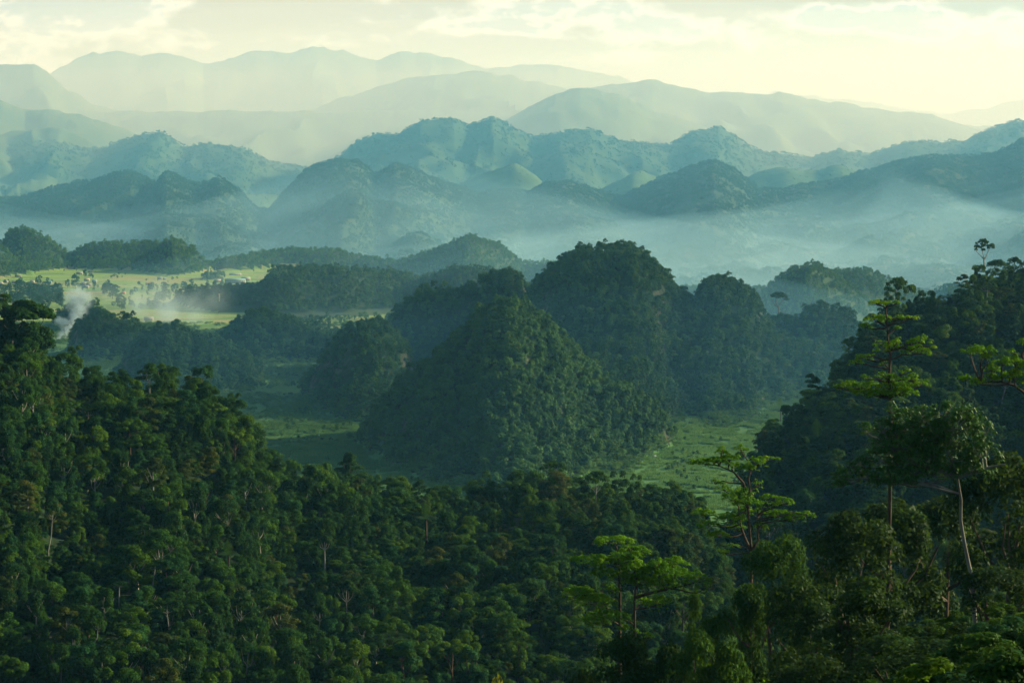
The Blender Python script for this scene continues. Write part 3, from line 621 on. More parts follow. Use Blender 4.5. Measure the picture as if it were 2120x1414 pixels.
x, y, g = sample_points(255, 1010, 4.0, tmax=.295, seed=31)
z = zsample(Z, x, y); ow = owner(x, y)
k = ((ow == KL) | (ow == KR)) & visible(x, y, z, 14); x, y, z, ow = x[k], y[k], z[k], ow[k]; n = len(x)
s = (.34 + .95 * g.random(n) ** 2.2) * (1 + .35 * fbm(x / 30, y / 30, 2, 55)); vi = g.integers(0, NV, n); rz = g.random(n) * 6.28
c_, s_ = math.cos(PITCH), math.sin(PITCH)
def project(x, y, z):
    f = y * c_ - (z - CAMZ) * s_; u = y * s_ + (z - CAMZ) * c_
    return 1060 + F * x / f, 707 - F * u / f
px, py = project(x, y, z + 6 * s)
inv = (px > 5) & (px < 2115) & (py > 100) & (py < 1410) & visible(x, y, z + 9 * s, 0)
size = np.where(inv, s * 10 / y, 0); order = np.argsort(-size); ind = order[:230]; isind = np.zeros(n, bool); isind[ind] = True
print('near trees', n, 'visible', inv.sum())
LOOK = ['full rounded green crown', 'tall narrow leafy crown', 'flat layered green crown', 'vine-draped bushy crown', 'dense domed crown', 'broad yellow green crown', 'spreading blue green crown', 'lumpy rounded crown', 'shaggy creeper-covered crown', 'slim upright crown', 'yellow green rounded crown', 'matted creeper-hung crown', 'thin yellowish flat crown', 'dull olive layered crown', 'blue green rounded crown', 'slim yellow green crown', 'ragged vine-hung crown', 'plain rounded crown']
LMK = [(108, 1060, 'the leaning white trunk'), (320, 1200, 'the twin white trunk'), (165, 1240, 'the small flat-topped tree'), (348, 1290, 'the wavy pale trunk'), (517, 1290, 'the little parasol tree'), (510, 1365, 'the forked white tree'), (662, 1290, 'the thin white stem'), (558, 1010, 'the rusty-leaved tree'), (355, 1110, 'the wide domed tree'), (719, 1250, 'the lone white trunk'), (1236, 1000, 'the three pale stems'),
 (336, 970, 'the upright-fronded tree fern'), (882, 1070, 'the bright-tipped tree fern'), (473, 1150, 'the reddish fern trunk'), (806, 1322, 'the large dark tree fern'), (93, 1320, 'the withered palm'), (1300, 1200, 'the bottom tiered tree'), (1540, 1050, 'the right tiered tree'), (1024, 1380, 'the yellow bush'), (960, 1138, 'the dark central fern'), (672, 1140, 'the thin-stemmed tree'), (1147, 970, 'the flat-topped crest tree'), (60, 640, 'the large hilltop tree'), (185, 860, 'the pale forked stem'), (1694, 900, 'the bright-fronded fern')]
def near_lmk(px, py, L):
    a, b, nm = min(L, key=lambda q: (q[0] - px) ** 2 + (q[1] - py) ** 2); dx, dy = px - a, py - b; d = math.hypot(dx, dy)
    w = ('left of' if dx < 0 else 'right of') if abs(dx) > 1.8 * abs(dy) else (('above' if dy < 0 else 'below') if abs(dy) > 1.8 * abs(dx) else ('up and ' if dy < 0 else 'down and ') + ('left of' if dx < 0 else 'right of'))
    return ('just ' if d < 45 else ('well ' if d > 110 else '')) + w + ' ' + nm
def where(px, py):
    cols = ['at the far left of the frame', 'below the left hillside', 'left of the middle', 'in the middle of the slope', 'just right of the middle', 'at the foot of the right hillside', 'on the right hillside'] 
    c = cols[min(6, int(px / 303))]
    r = 'near the bottom edge' if py > 1270 else ('lower in the foreground forest' if py > 1120 else 'higher in the foreground forest')
    return c + ', ' + r
for i in ind:
    sc_ = float(s[i]); o = empty('broadleaf_tree', (x[i], y[i], z[i] - .3), float(rz[i])); o.scale = (sc_, sc_, sc_ * float(.9 + .25 * g.random()))
    v = int(vi[i]); link('crown', crown_me[v], LEAF, o); link('trunk', trunk_me[v], BARK, o)
    tag(o, ('large ' if sc_ > .95 else ('small ' if sc_ < .6 else '')) + LOOK[v] + ', ' + near_lmk(px[i], py[i], LMK), 'tree', 'broadleaf trees of the foreground forest')
k = ~isind
def near_rest(sel, label):
    m = int(sel.sum()); ss = s[sel]
    rot = np.stack([g.normal(size=m) * .07, g.normal(size=m) * .07, rz[sel]], 1)
    scatter('forest', CN, np.stack([x[sel], y[sel], z[sel] - .6], 1), rot, np.stack([ss * (.8 + .4 * g.random(m)), ss * (.8 + .4 * g.random(m)), ss * (.8 + .45 * g.random(m))], 1), vi[sel], label, 'forest')
near_rest(k & (ow == KL), 'dense green forest on the left hillside and across the foreground saddle')
near_rest(k & (ow == KR), 'dark shaded forest climbing the right hillside')
x2, y2, g2 = sample_points(255, 1000, 4.2, tmax=.295, seed=33); z2 = zsample(Z, x2, y2); o2 = owner(x2, y2)
k2 = ((o2 == KL) | (o2 == KR)) & visible(x2, y2, z2, 5); x2, y2, z2 = x2[k2], y2[k2], z2[k2]; n2_ = len(x2); s2 = .2 + .2 * g2.random(n2_)
print('understory', n2_)
scatter('undergrowth', CN, np.stack([x2, y2, z2 - .2], 1), np.stack([g2.normal(size=n2_) * .15, g2.normal(size=n2_) * .15, g2.random(n2_) * 6.28], 1), np.stack([s2 * 1.7, s2 * 1.7, s2], 1), g2.integers(0, NV, n2_), 'low leafy growth filling the gaps under the foreground forest', 'undergrowth')

# ------------------------------------------------------------------ haze
# ------------------------------------------------------------------ near trees in the right foreground
def rosettes(P, L, g, nl=7):
    """drooping whorls of leaves at points P"""
    n = len(P); out = []
    for j in range(nl):
        a = g.random(n) * 6.28 + j * 6.28 / nl; l = (L * (.7 + .6 * g.random(n)))[:, None]
        d = np.stack([np.cos(a), np.sin(a), np.zeros(n)], 1); sd_ = np.stack([-np.sin(a), np.cos(a), np.zeros(n)], 1) * l * .2
        z = np.array([0, 0, 1.0]); m = P + d * l * .5 + z * l * (.12 + .2 * g.random(n))[:, None]; e = P + d * l * .95 - z * l * (.1 + .45 * g.random(n))[:, None]
        out.append(np.stack([P - sd_ * .2, P + sd_ * .2, m + sd_, m - sd_], 1)); out.append(np.stack([m - sd_, m + sd_, e + sd_ * .15, e - sd_ * .15], 1))
    return np.concatenate(out)
def tiered_tree(D, stems, pads, label, seed, leafL=.30, dens=1.3, leafm=None, barkm=None, r0=.2):
    """an emergent tree: bare stems carrying flat pads of drooping leaf whorls"""
    g = np.random.default_rng(seed); k = D / F
    st = [[at(px, py, D) + np.array([0, dy, 0]) for px, py, dy in s_] for s_ in stems]
    base = st[0][0].copy(); zb = gz(base[0], base[1])
    if base[2] > zb: st[0].insert(0, np.array([base[0], base[1], zb - .5]))
    base = np.array([st[0][0][0], st[0][0][1], zb])
    geo = []; allp = []
    for s_ in st:
        geo.append(tube(s_, np.linspace(r0, r0 * .3, len(s_)), 7)); P = np.array(s_)
        for q in np.linspace(0, 1, 14): allp.append(np.array([np.interp(q * (len(P) - 1), range(len(P)), P[:, c]) for c in range(3)]))
    A = np.array(allp); leaves = []
    for px, py, hw, hh in pads:
        c = at(px, py, D); a = hw * k; b = hh * k; dep = max(a * .75, .5); c[1] += g.normal() * .6
        n = int(max(5, dens * 3.14 * a * dep / .075))
        rr = np.sqrt(g.random(n)); an = g.random(n) * 6.28; ux = rr * np.cos(an); uy = rr * np.sin(an)
        wob = fbm(ux * 2.3 + seed, uy * 2.3 + px * .1, 3, seed)
        keep = wob > -.28; ux, uy, wob, rr = ux[keep], uy[keep], wob[keep], rr[keep]; n = len(ux)
        z = b * (1 - 1.1 * rr ** 2) + b * .9 * wob - b * .9 * g.random(n) ** 2
        P = c + np.stack([ux * a, uy * dep, z], 1); leaves.append(rosettes(P, leafL, g))
        low = A[(A[:, 2] < c[2] - b * .3) & (A[:, 2] > base[2])]
        if len(low) == 0: low = A
        o = low[np.argmin(np.linalg.norm((low - (c - np.array([0, 0, a * .5]))) * [1, 1, .8], axis=1))]
        hub = c - np.array([0, 0, b * .6]); geo.append(bough(o, hub, .085, .05, g, sag=-.05 if hub[2] > o[2] else .08))
        for i in g.choice(n, min(n, int(3 + a * 4)), replace=False): geo.append(bough(hub, P[i] - [0, 0, .08], .035, .012, g, sag=.06, n=4))
    o = empty('emergent_tree', base); L = np.concatenate(leaves) - base
    v, f = join(geo)
    link('crown', quads_mesh('crown', L), leafm or LEAF_BRIGHT, o); link('trunk', faces_mesh('trunk', v - base, f), barkm or BARKD, o)
    tag(o, label, 'tree'); return o
def crop(ox, oy, sc, L): return [(ox + a / sc, oy + b / sc, c / sc, d / sc) for a, b, c, d in L]
def cropst(ox, oy, sc, L): return [(ox + a / sc, oy + b / sc, d) for a, b, d in L]

c4 = lambda L: crop(1160, 1080, 4.232, L)
tiered_tree(205, [cropst(1160, 1080, 4.232, [(650, 1380, 0), (650, 1000, 0), (650, 700, .1), (665, 560, .3), (640, 330, .2), (600, 230, 0)]),
                  cropst(1160, 1080, 4.232, [(525, 1380, 1), (523, 1000, .8), (525, 650, .6), (515, 400, .4), (492, 190, .4)]),
                  cropst(1160, 1080, 4.232, [(660, 660, 0), (800, 620, 0), (980, 580, 0), (1150, 540, 0)])],
            c4([(470, 160, 180, 34), (640, 235, 70, 34), (740, 262, 80, 28), (590, 280, 150, 36), (280, 320, 190, 30), (520, 360, 250, 50), (400, 440, 140, 36), (850, 370, 110, 50), (990, 370, 140, 44), (900, 440, 240, 60), (700, 430, 200, 60), (1190, 480, 130, 60), (880, 540, 190, 56), (540, 500, 120, 50), (1250, 560, 80, 60), (700, 520, 160, 50),
                (430, 590, 90, 40), (150, 620, 170, 48), (320, 690, 200, 55), (720, 700, 110, 44), (870, 690, 110, 56), (400, 800, 190, 50), (300, 870, 140, 40), (570, 830, 70, 36), (550, 900, 60, 30), (660, 960, 50, 30), (760, 980, 60, 34)]),
            'bright green tree with flat leaf tiers and two bare stems, right of bottom middle', 1)
c5 = lambda L: crop(1400, 900, 5.05, L)
tiered_tree(215, [cropst(1400, 900, 5.05, [(785, 1330, 0), (785, 1200, 0), (765, 1000, 0), (748, 760, 0), (768, 560, 0), (758, 450, 0), (790, 360, 0)]),
                  cropst(1400, 900, 5.05, [(780, 1220, 0), (720, 1080, .5), (680, 960, .6), (655, 750, .6)]),
                  cropst(1400, 900, 5.05, [(790, 1210, 0), (850, 1090, -.5), (838, 840, -.6)]),
                  cropst(1400, 900, 5.05, [(745, 760, 0), (715, 580, 0), (700, 500, 0), (600, 390, 0), (450, 325, 0)])],
            c5([(490, 148, 48, 22), (495, 195, 80, 16), (690, 160, 80, 30), (270, 285, 160, 32), (430, 265, 120, 34), (560, 250, 120, 40), (580, 320, 90, 36), (830, 280, 110, 50), (960, 262, 130, 34), (750, 340, 100, 30), (400, 490, 60, 34), (500, 560, 90, 45), (860, 510, 50, 60), (700, 620, 130, 50), (580, 640, 140, 50), (820, 610, 60, 30), (980, 660, 120, 36), (1120, 690, 100, 45), (760, 700, 180, 40), (950, 720, 120, 40),
                (290, 830, 140, 45), (560, 880, 180, 50), (330, 930, 130, 34), (720, 800, 100, 40), (430, 1020, 130, 34), (640, 990, 100, 34), (900, 810, 110, 44), (1080, 830, 120, 44), (1230, 860, 120, 50), (1350, 815, 50, 24), (1420, 850, 40, 30), (880, 940, 80, 50), (600, 1165, 60, 18), (480, 1210, 75, 20)]),
            'bright green tree with spreading leaf tiers in front of the corn field', 2)
c3 = lambda L: crop(1560, 600, 4.7125, L)
tiered_tree(190, [cropst(1560, 600, 4.7125, [(1340, 1500, 0), (1335, 1100, 0), (1325, 820, 0), (1335, 640, 0), (1310, 490, 0), (1305, 350, 0), (1290, 180, 0)])],
            c3([(1230, 132, 95, 26), (1300, 125, 40, 20), (1400, 126, 38, 12), (1200, 290, 130, 44), (1090, 350, 60, 28), (1290, 270, 80, 30), (1400, 285, 90, 30), (1500, 264, 28, 16), (1578, 272, 26, 14), (1410, 370, 26, 14), (1320, 560, 150, 74), (1370, 520, 90, 50), (1560, 520, 60, 40), (1640, 490, 100, 44), (1600, 590, 130, 60), (1740, 555, 26, 14), (1020, 640, 40, 28), (1110, 670, 70, 34), (1000, 710, 70, 34), (1280, 710, 24, 28), (1245, 810, 34, 28), (1480, 790, 48, 26), (1110, 860, 60, 30), (1230, 870, 70, 40), (830, 950, 50, 26), (960, 960, 130, 60), (1130, 950, 130, 60), (1340, 860, 90, 40), (1380, 930, 170, 60), (1560, 870, 80, 50), (1640, 920, 100, 60), (1250, 1010, 150, 46), (1450, 990, 150, 40), (1080, 1010, 120, 36)]),
            'tall slender tree with four yellow green tiers against the dark right hillside', 3, dens=1.15)
c6 = lambda L: crop(1800, 700, 4.7125, L)
tiered_tree(170, [cropst(1800, 700, 4.7125, [(1900, 1900, 0), (1800, 1100, 0), (1640, 640, 0), (1490, 520, 0), (1410, 460, 0), (1280, 425, 0), (1080, 430, 0)]),
                  cropst(1800, 700, 4.7125, [(1640, 640, 0), (1620, 450, 0), (1560, 330, 0), (1500, 200, 0)])],
            c6([(1090, 110, 130, 40), (1000, 140, 60, 30), (1130, 180, 60, 36), (1430, 140, 34, 26), (1280, 230, 120, 50), (1420, 250, 130, 60), (1600, 240, 180, 60), (1200, 300, 90, 36), (960, 400, 80, 30), (1060, 430, 80, 28), (1200, 400, 110, 44), (1400, 360, 150, 50), (1550, 420, 130, 50), (1650, 330, 150, 60), (1500, 30, 70, 20)]),
            'tree reaching in from the right edge with long dark boughs and green leaf pads', 4, leafm=LEAF_BRIGHT)
c8 = lambda L: crop(1300, 800, 2.302, L)
tiered_tree(150, [cropst(1300, 800, 2.302, [(1656, 1165, 0), (1650, 1040, 0), (1636, 900, 0), (1606, 760, 0), (1586, 640, 0), (1588, 540, 0), (1568, 420, 0), (1520, 300, 0), (1450, 200, 0)]),
                  cropst(1300, 800, 2.302, [(1570, 430, 0), (1700, 390, 0), (1800, 370, 0)]), cropst(1300, 800, 2.302, [(1570, 430, 0), (1400, 370, 0), (1280, 320, 0)])],
            c8([(1260, 110, 50, 36), (1300, 170, 90, 60), (1210, 190, 60, 40), (1160, 220, 50, 30), (1420, 150, 90, 56), (1520, 120, 70, 40), (1560, 170, 120, 60), (1650, 150, 60, 50), (1690, 210, 60, 50), (1400, 240, 160, 70), (1560, 250, 150, 70), (1280, 260, 130, 60), (1240, 340, 120, 60), (1380, 340, 150, 60), (1540, 330, 150, 56), (1680, 300, 90, 60), (1450, 400, 120, 40), (1640, 390, 110, 40),
                (1100, 370, 60, 26), (1030, 420, 70, 36), (990, 450, 50, 26), (1130, 420, 60, 34), (1240, 430, 130, 50)]),
            'big tree with a broad glossy dark crown on a long pale crooked trunk, right foreground', 5, leafL=.32, dens=1.5, leafm=LEAF_GLOSS, barkm=BARK, r0=.2)

# dense leafy trees close by
def near_crown(seed, n, size, kind): return quads_mesh('crown', make_crown(kind, n, size, seed, up=.35, shell=.4, jit=.6))
NK = {}
def near_tree(px, pytop, D, wpx, label, kind='round', mat=None, seed=0, n=9000, size=.26, name='leafy_tree', dy=0):
    top = at(px, pytop, D); zb = gz(top[0], D); h = max(top[2] - zb, 3.0); w = wpx * D / F
    o = empty(name, (top[0], D, zb - .3), seed * 1.7); o.scale = (w / 7.6, w / 7.6, h / 10.6)
    key = (kind, seed % 3, mat.name)
    if key not in NK:
        c = near_crown(900 + seed % 3 + len(kind) * 10, n, size, kind); v, f = trunk_geo(kind, 940 + seed % 3); NK[key] = (c, faces_mesh('trunk', v, f))
    link('crown', NK[key][0], mat, o); link('trunk', NK[key][1], BARKD, o); tag(o, label, 'tree'); return o
near_tree(1604, 1085, 205, 170, 'bushy tree with rusty yellow leaf tips beside the bright tiered tree', 'round', LEAF, 1)
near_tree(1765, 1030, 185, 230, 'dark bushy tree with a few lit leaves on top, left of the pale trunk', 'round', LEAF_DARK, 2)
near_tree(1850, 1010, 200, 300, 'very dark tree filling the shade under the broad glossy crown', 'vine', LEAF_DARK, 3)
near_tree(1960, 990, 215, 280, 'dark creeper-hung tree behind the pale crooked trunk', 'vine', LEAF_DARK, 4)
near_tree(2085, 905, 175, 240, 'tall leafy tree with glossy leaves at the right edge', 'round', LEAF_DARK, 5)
near_tree(1550, 1180, 190, 150, 'green bushy tree on the left shoulder of the dark foreground thicket', 'vine', LEAF, 6)
near_tree(1470, 1280, 175, 170, 'olive green tree between the two bright tiered trees', 'round', LEAF, 7)
near_tree(1440, 1195, 210, 60, 'narrow column of hanging creepers below the long right bough of a tiered tree', 'vine', LEAF, 8)
near_tree(1590, 1372, 120, 230, 'low bright bush at the bottom edge, left of the dark thicket', 'round', LEAF_BRIGHT, 9, n=9000)
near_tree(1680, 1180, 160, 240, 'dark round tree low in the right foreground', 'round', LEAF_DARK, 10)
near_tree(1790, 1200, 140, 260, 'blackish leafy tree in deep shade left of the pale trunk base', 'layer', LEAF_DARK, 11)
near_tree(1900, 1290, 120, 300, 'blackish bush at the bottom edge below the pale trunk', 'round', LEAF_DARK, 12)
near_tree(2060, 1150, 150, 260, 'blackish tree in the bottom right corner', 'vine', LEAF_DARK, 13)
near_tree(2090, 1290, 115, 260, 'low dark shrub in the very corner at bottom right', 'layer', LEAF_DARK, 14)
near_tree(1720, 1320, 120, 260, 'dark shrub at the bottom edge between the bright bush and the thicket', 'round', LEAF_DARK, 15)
near_tree(1300, 1310, 190, 240, 'olive bush below the bare stems of the bottom tiered tree', 'layer', LEAF, 16)
near_tree(1215, 1345, 180, 170, 'green shrub at the bottom edge left of the bare stems', 'round', LEAF, 17)
near_tree(1390, 1300, 185, 150, 'green shrub at the bottom edge right of the bare stems', 'vine', LEAF, 18)
near_tree(1024, 1357, 180, 125, 'bright yellow round bush at the bottom edge of the middle', 'round', LEAF_YELLOW, 19)
near_tree(1155, 1388, 170, 100, 'small dark blue green shrub at the bottom edge beside the yellow bush', 'round', LEAF_DARK, 20)
near_tree(52, 612, 640, 125, 'large dark tree crowning the left hillside against the village fields', 'round', LEAF, 21, size=.5)
near_tree(8, 606, 650, 60, 'tree with gaps in its crown at the left edge above the hillside', 'layer', LEAF, 22, size=.5)
near_tree(1500, 1240, 195, 130, 'small dark green tree under the stems of the right tiered tree', 'round', LEAF, 23)
# low growth filling the slope between them
x_, y_, g_ = sample_points(22, 262, 3.0, tmax=.95, tmin=-.45, seed=61); z_ = zsample(Z, x_, y_); n_ = len(x_)
ss_ = .22 + .22 * g_.random(n_)
scatter('undergrowth', CN, np.stack([x_, y_, z_ - .3], 1), np.stack([g_.normal(size=n_) * .1, g_.normal(size=n_) * .1, g_.random(n_) * 6.28], 1), np.stack([ss_ * 1.3, ss_ * 1.3, ss_], 1), g_.integers(0, NV, n_), 'dark low growth covering the near slope in the right foreground', 'undergrowth')

# ------------------------------------------------------------------ tree ferns
def frond(L, bend, lift, g, npin=26):
    q = np.linspace(0, 1, npin); P = np.stack([L * q * math.cos(lift) * (1 - .1 * q), 0 * q, L * (q * math.sin(lift) - bend * q * q)], 1); out = []
    for i in range(npin - 1):
        w = L * .27 * math.sin(math.pi * min(1, (q[i] + .1) / 1.12) ** .8); d = nrm((P[i + 1] - P[i])[None])[0]
        for sgn in (-1, 1):
            t = np.array([0, sgn, 0]) * w + d * w * .35 - np.array([0, 0, .12 * w]); b = d * L / npin * .62
            out.append([P[i], P[i] + b, P[i] + t + b * .35, P[i] + t])
    return np.array(out)
def rotz(V, a, o=(0, 0, 0)):
    c, s_ = math.cos(a), math.sin(a); M = np.array([[c, -s_, 0], [s_, c, 0], [0, 0, 1.0]]); return V @ M.T + np.array(o)
FG_ = np.random.default_rng(77)
fr_flat = quads_mesh('frond', frond(1.0, .45, .55, FG_)); fr_up = quads_mesh('frond', frond(1.0, .10, 1.35, FG_, 30))
FROND_L = leafmat('lit_young_frond', [(0, (.10, .20, .02)), (1, (.16, .27, .03))], trans=.5, nscale=1, spread=.5); FROND_D = leafmat('dark_frond', [(0, (.012, .035, .012)), (1, (.03, .07, .02))], trans=.3, nscale=1, spread=.5)  # backlight on the upright frond is painted in as a brighter leaf colour
DRY = leafmat('dry_frond', [(0, (.16, .13, .10)), (1, (.30, .25, .20))], trans=.2, nscale=1, spread=.5)
def tree_fern(px, py, lpx, tpx, label, up=True, D=None, yaw=0.0, nf=10):
    hD = hit(px, py + tpx)[1] if D is None else D
    c = at(px, py, hD); k = hD / F; th = max(tpx * k, 1.5); o = empty('tree_fern', (c[0], hD, c[2] - th))
    v, f = tube([(0, 0, -2), (.08, 0, th * .5), (0, 0, th)], [.14 * th / 4 + .08, .1 * th / 4 + .06, .12 * th / 4 + .05]); link('trunk', faces_mesh('trunk', v, f), BARKD, o)
    for i in range(nf):
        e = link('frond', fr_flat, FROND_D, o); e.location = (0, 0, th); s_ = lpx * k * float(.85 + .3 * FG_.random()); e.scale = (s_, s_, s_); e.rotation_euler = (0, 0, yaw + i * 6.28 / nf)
    if up:
        e = link('frond', fr_up.copy(), FROND_L, o); e['label'] = 'bright backlit young frond standing upright'; e.location = (0, 0, th); s_ = lpx * k * 1.05; e.scale = (s_, s_, s_); e.rotation_euler = (0, 0, 1.9)
    tag(o, label, 'tree fern', 'tree ferns in the foreground forest'); return o
tree_fern(1694, 908, 46, 40, 'tree fern with one bright upright frond on the dark right hillside')
tree_fern(336, 985, 42, 30, 'tree fern with an upright green frond and drooping side fronds on the left hillside')
tree_fern(882, 1075, 38, 70, 'tree fern with a bright tip frond in the centre of the foreground forest')
tree_fern(473, 1150, 36, 65, 'tree fern with a tall reddish trunk low on the left hillside')
tree_fern(960, 1138, 44, 55, 'dark tree fern right of the centre of the foreground forest', up=False)
tree_fern(905, 1150, 36, 40, 'small dark tree fern just below the bright-tipped one', up=False)
tree_fern(806, 1322, 58, 50, 'large dark tree fern near the bottom, left of the middle', up=True)
tree_fern(384, 1042, 36, 34, 'dark tree fern below the upright-fronded one on the left hillside', up=False)
tree_fern(1616, 852, 32, 24, 'small tree fern near the left outline of the right hillside')
tree_fern(2085, 1300, 70, 40, 'dark tree fern in the bottom right corner', up=False, D=118)
def dry_palm():
    h_ = hit(93, 1340); c = at(93, 1318, h_[1]); o = empty('withered_palm', (c[0], h_[1], c[2] - 3)); k = h_[1] / F
    v, f = tube([(0, 0, -2), (0, 0, 3)], [.2, .15]); link('trunk', faces_mesh('trunk', v, f), BARKD, o)
    fl = quads_mesh('dry_leaf', frond(1.0, .05, .0, FG_, 12) * np.array([1, .35, 1]))
    for i in range(34):
        e = link('dry_leaf', fl, DRY, o); e.location = (0, 0, 3); e.scale = (21 * k,) * 3; e.rotation_euler = (FG_.random() * 6, (FG_.random() - .35) * 2.4, FG_.random() * 6.28)
    tag(o, 'withered greyish pink palm crown near the bottom left corner', 'palm')
dry_palm()

# ------------------------------------------------------------------ slender pale-trunked trees
cm_round = quads_mesh('crown', leafcloud([(3.7 * math.sqrt(a_) * math.cos(b_), 3.7 * math.sqrt(a_) * math.sin(b_), 8.2 + 2.2 * (1 - a_) + c_2 * .9, .75, .75, .42) for a_, b_, c_2 in np.random.default_rng(66).random((30, 3)) * [1, 6.28, 1]], 2600, .42, np.random.default_rng(67), shell=.7, jit=.8))
cm_flat = [quads_mesh('crown', make_crown('flat', 2200, .42, 610 + i, shell=.5)) for i in range(3)]
def slender(pb, yb, pt, ytr, ytop, wpx, label, mat=None, fork=False, seed=0, D=None, name='slender_tree'):
    mat = mat or LEAF; hD = hit(pb, yb, near=300)[1] - 6 if D is None else D; g = np.random.default_rng(seed + 800)
    b = at(pb, yb, hD); t_ = at(pt, ytr, hD); top = at(pt, ytop, hD); k = hD / F; o = empty(name, b - [0, 0, 2]); bb = b - [0, 0, 2]
    parts = []; m_ = (b + t_) / 2 + np.array([g.normal() * .3, 0, 0]); r_ = .17 * hD / 450
    if fork:
        parts.append(tube([bb, b, b * .45 + t_ * .55], [r_ * 1.2, r_, r_ * .8])); v0 = b * .45 + t_ * .55
        for sx in (-.38, -.1, .3): parts.append(bough(v0, top + np.array([sx * wpx * k, 0, -.1 * wpx * k]), r_ * .7, r_ * .3, g))
    else:
        parts.append(tube([bb, b, m_, t_, t_ * .4 + top * .6], [r_ * 1.2, r_, r_ * .85, r_ * .7, r_ * .3]))
        for sx in (-.4, -.2, .15, .38): parts.append(bough(t_, top + np.array([sx * wpx * k, g.normal() * .5, -.12 * wpx * k]), r_ * .5, r_ * .2, g))
    v, f = join(parts); link('trunk', faces_mesh('trunk', v - bb, f), BARK, o)
    e = link('crown', (cm_round if name == 'crest_tree' and seed < 33 else cm_flat[seed % 3]).copy(), mat, o); s_ = wpx * k / 8.6; hgt = max((ytr - ytop) * k, wpx * k * (.6 if name == 'crest_tree' and seed < 33 else .25)); e.scale = (s_, s_, hgt / 3.2); e.location = Vector((top - bb).tolist()) - Vector((0, 0, 9.7 * hgt / 3.2))
    tag(o, label, 'tree'); return o
SL = [
 (100, 1139, 108, 1078, 1043, 42, 'tree with a leaning white trunk high on the left side of the slope'),
 (315, 1243, 321, 1178, 1168, 34, 'slim tree with a twin white trunk left of the bottom middle'),
 (165, 1284, 165, 1236, 1224, 48, 'small flat-topped tree with a straight pale trunk near the left edge'),
 (247, 1265, 247, 1214, 1204, 44, 'small flat-topped tree with a pale trunk, right of a similar one near the left edge'),
 (350, 1338, 346, 1270, 1240, 74, 'umbrella-shaped tree with a wavy pale trunk in the lower left'),
 (517, 1319, 517, 1286, 1272, 38, 'little bright parasol-topped tree above the forked white one'),
 (193, 1334, 202, 1304, 1280, 38, 'small tree with a bent pale trunk and reddish leaves in the lower left'),
 (302, 1372, 302, 1345, 1325, 40, 'thin straight pale trunk near the bottom edge, lower left'),
 (662, 1334, 662, 1286, 1255, 54, 'tall tree with a thin white stem and grey green leaves left of the bottom middle'),
 (558, 1056, 558, 1013, 985, 44, 'tree with rusty leaves and a thin trunk at the right foot of the left hillside'),
 (356, 1168, 354, 1143, 1090, 78, 'wide domed tree with a short white trunk in the middle of the left slope'),
 (719, 1292, 717, 1247, 1203, 62, 'tree with a white trunk below the middle of the forest'),
 (1236, 1065, 1234, 1021, 975, 66, 'tree with three pale stems near the crest of the foreground forest'),
 (2042, 657, 2044, 604, 590, 40, 'tree with a straight pale trunk high on the right hillside'),
 (2072, 842, 2081, 804, 790, 34, 'bare-stemmed pale tree on the right hillside near the right edge'),
 (2021, 776, 2020, 744, 728, 46, 'tree with a short white trunk in the middle of the right hillside'),
 (185, 880, 183, 862, 845, 44, 'tree with a pale forked stem near the top of the left hillside'),
 (672, 1180, 672, 1140, 1110, 40, 'thin-stemmed tree halfway down the middle of the slope'),
]
for i, (a, b, c_1, d_, e_, w_, lb) in enumerate(SL): slender(a, b, c_1, d_, e_, w_, lb, LEAF, False, i)
slender(506, 1420, 516, 1350, 1338, 46, 'forked white tree at the bottom edge, left of the middle', LEAF, True, 30)
slender(2037, 548, 2037, 528, 506, 46, 'lone tree standing up from the crest of the right hillside', LEAF, True, 31, D=985, name='crest_tree')
slender(1862, 632, 1862, 618, 592, 72, 'spreading dark tree on the shoulder of the right hillside', LEAF, True, 32, D=955, name='crest_tree')
slender(1612, 645, 1611, 628, 605, 48, 'lone open-branched tree in the notch between the middle hills', LEAF_FAR, True, 33, D=2260, name='crest_tree')
slender(1160, 1000, 1147, 985, 955, 60, 'flat-topped tree standing above the crest of the foreground forest', LEAF, False, 34, D=742, name='crest_tree')

# ------------------------------------------------------------------ the village on the plain
ROOF = {n_: plainmat('roof_' + n_, c_, .7, tuple(v * .85 for v in c_), .5) for n_, c_ in dict(blue=(.06, .20, .42), grey=(.19, .22, .24), white=(.34, .33, .31), red=(.45, .20, .12), pale=(.27, .26, .25), pink=(.45, .33, .27), teal=(.16, .32, .34)).items()}
WALLW = plainmat('white_wall', (.30, .29, .26), .9, (.24, .23, .20), .4); WALLB = plainmat('brown_wall', (.20, .16, .12), .9, (.13, .10, .08), .4); GLASS = plainmat('dark_opening', (.03, .045, .05), .3, (.02, .03, .035), 1.0)
def box(c, s_, rz=0):
    x, y, z = s_; V = np.array([(-x, -y, 0), (x, -y, 0), (x, y, 0), (-x, y, 0), (-x, -y, 1), (x, -y, 1), (x, y, 1), (-x, y, 1)], float) * [.5, .5, z]
    return rotz(V, rz) + np.array(c), np.array([(0, 3, 2, 1), (4, 5, 6, 7), (0, 1, 5, 4), (1, 2, 6, 5), (2, 3, 7, 6), (3, 0, 4, 7)])
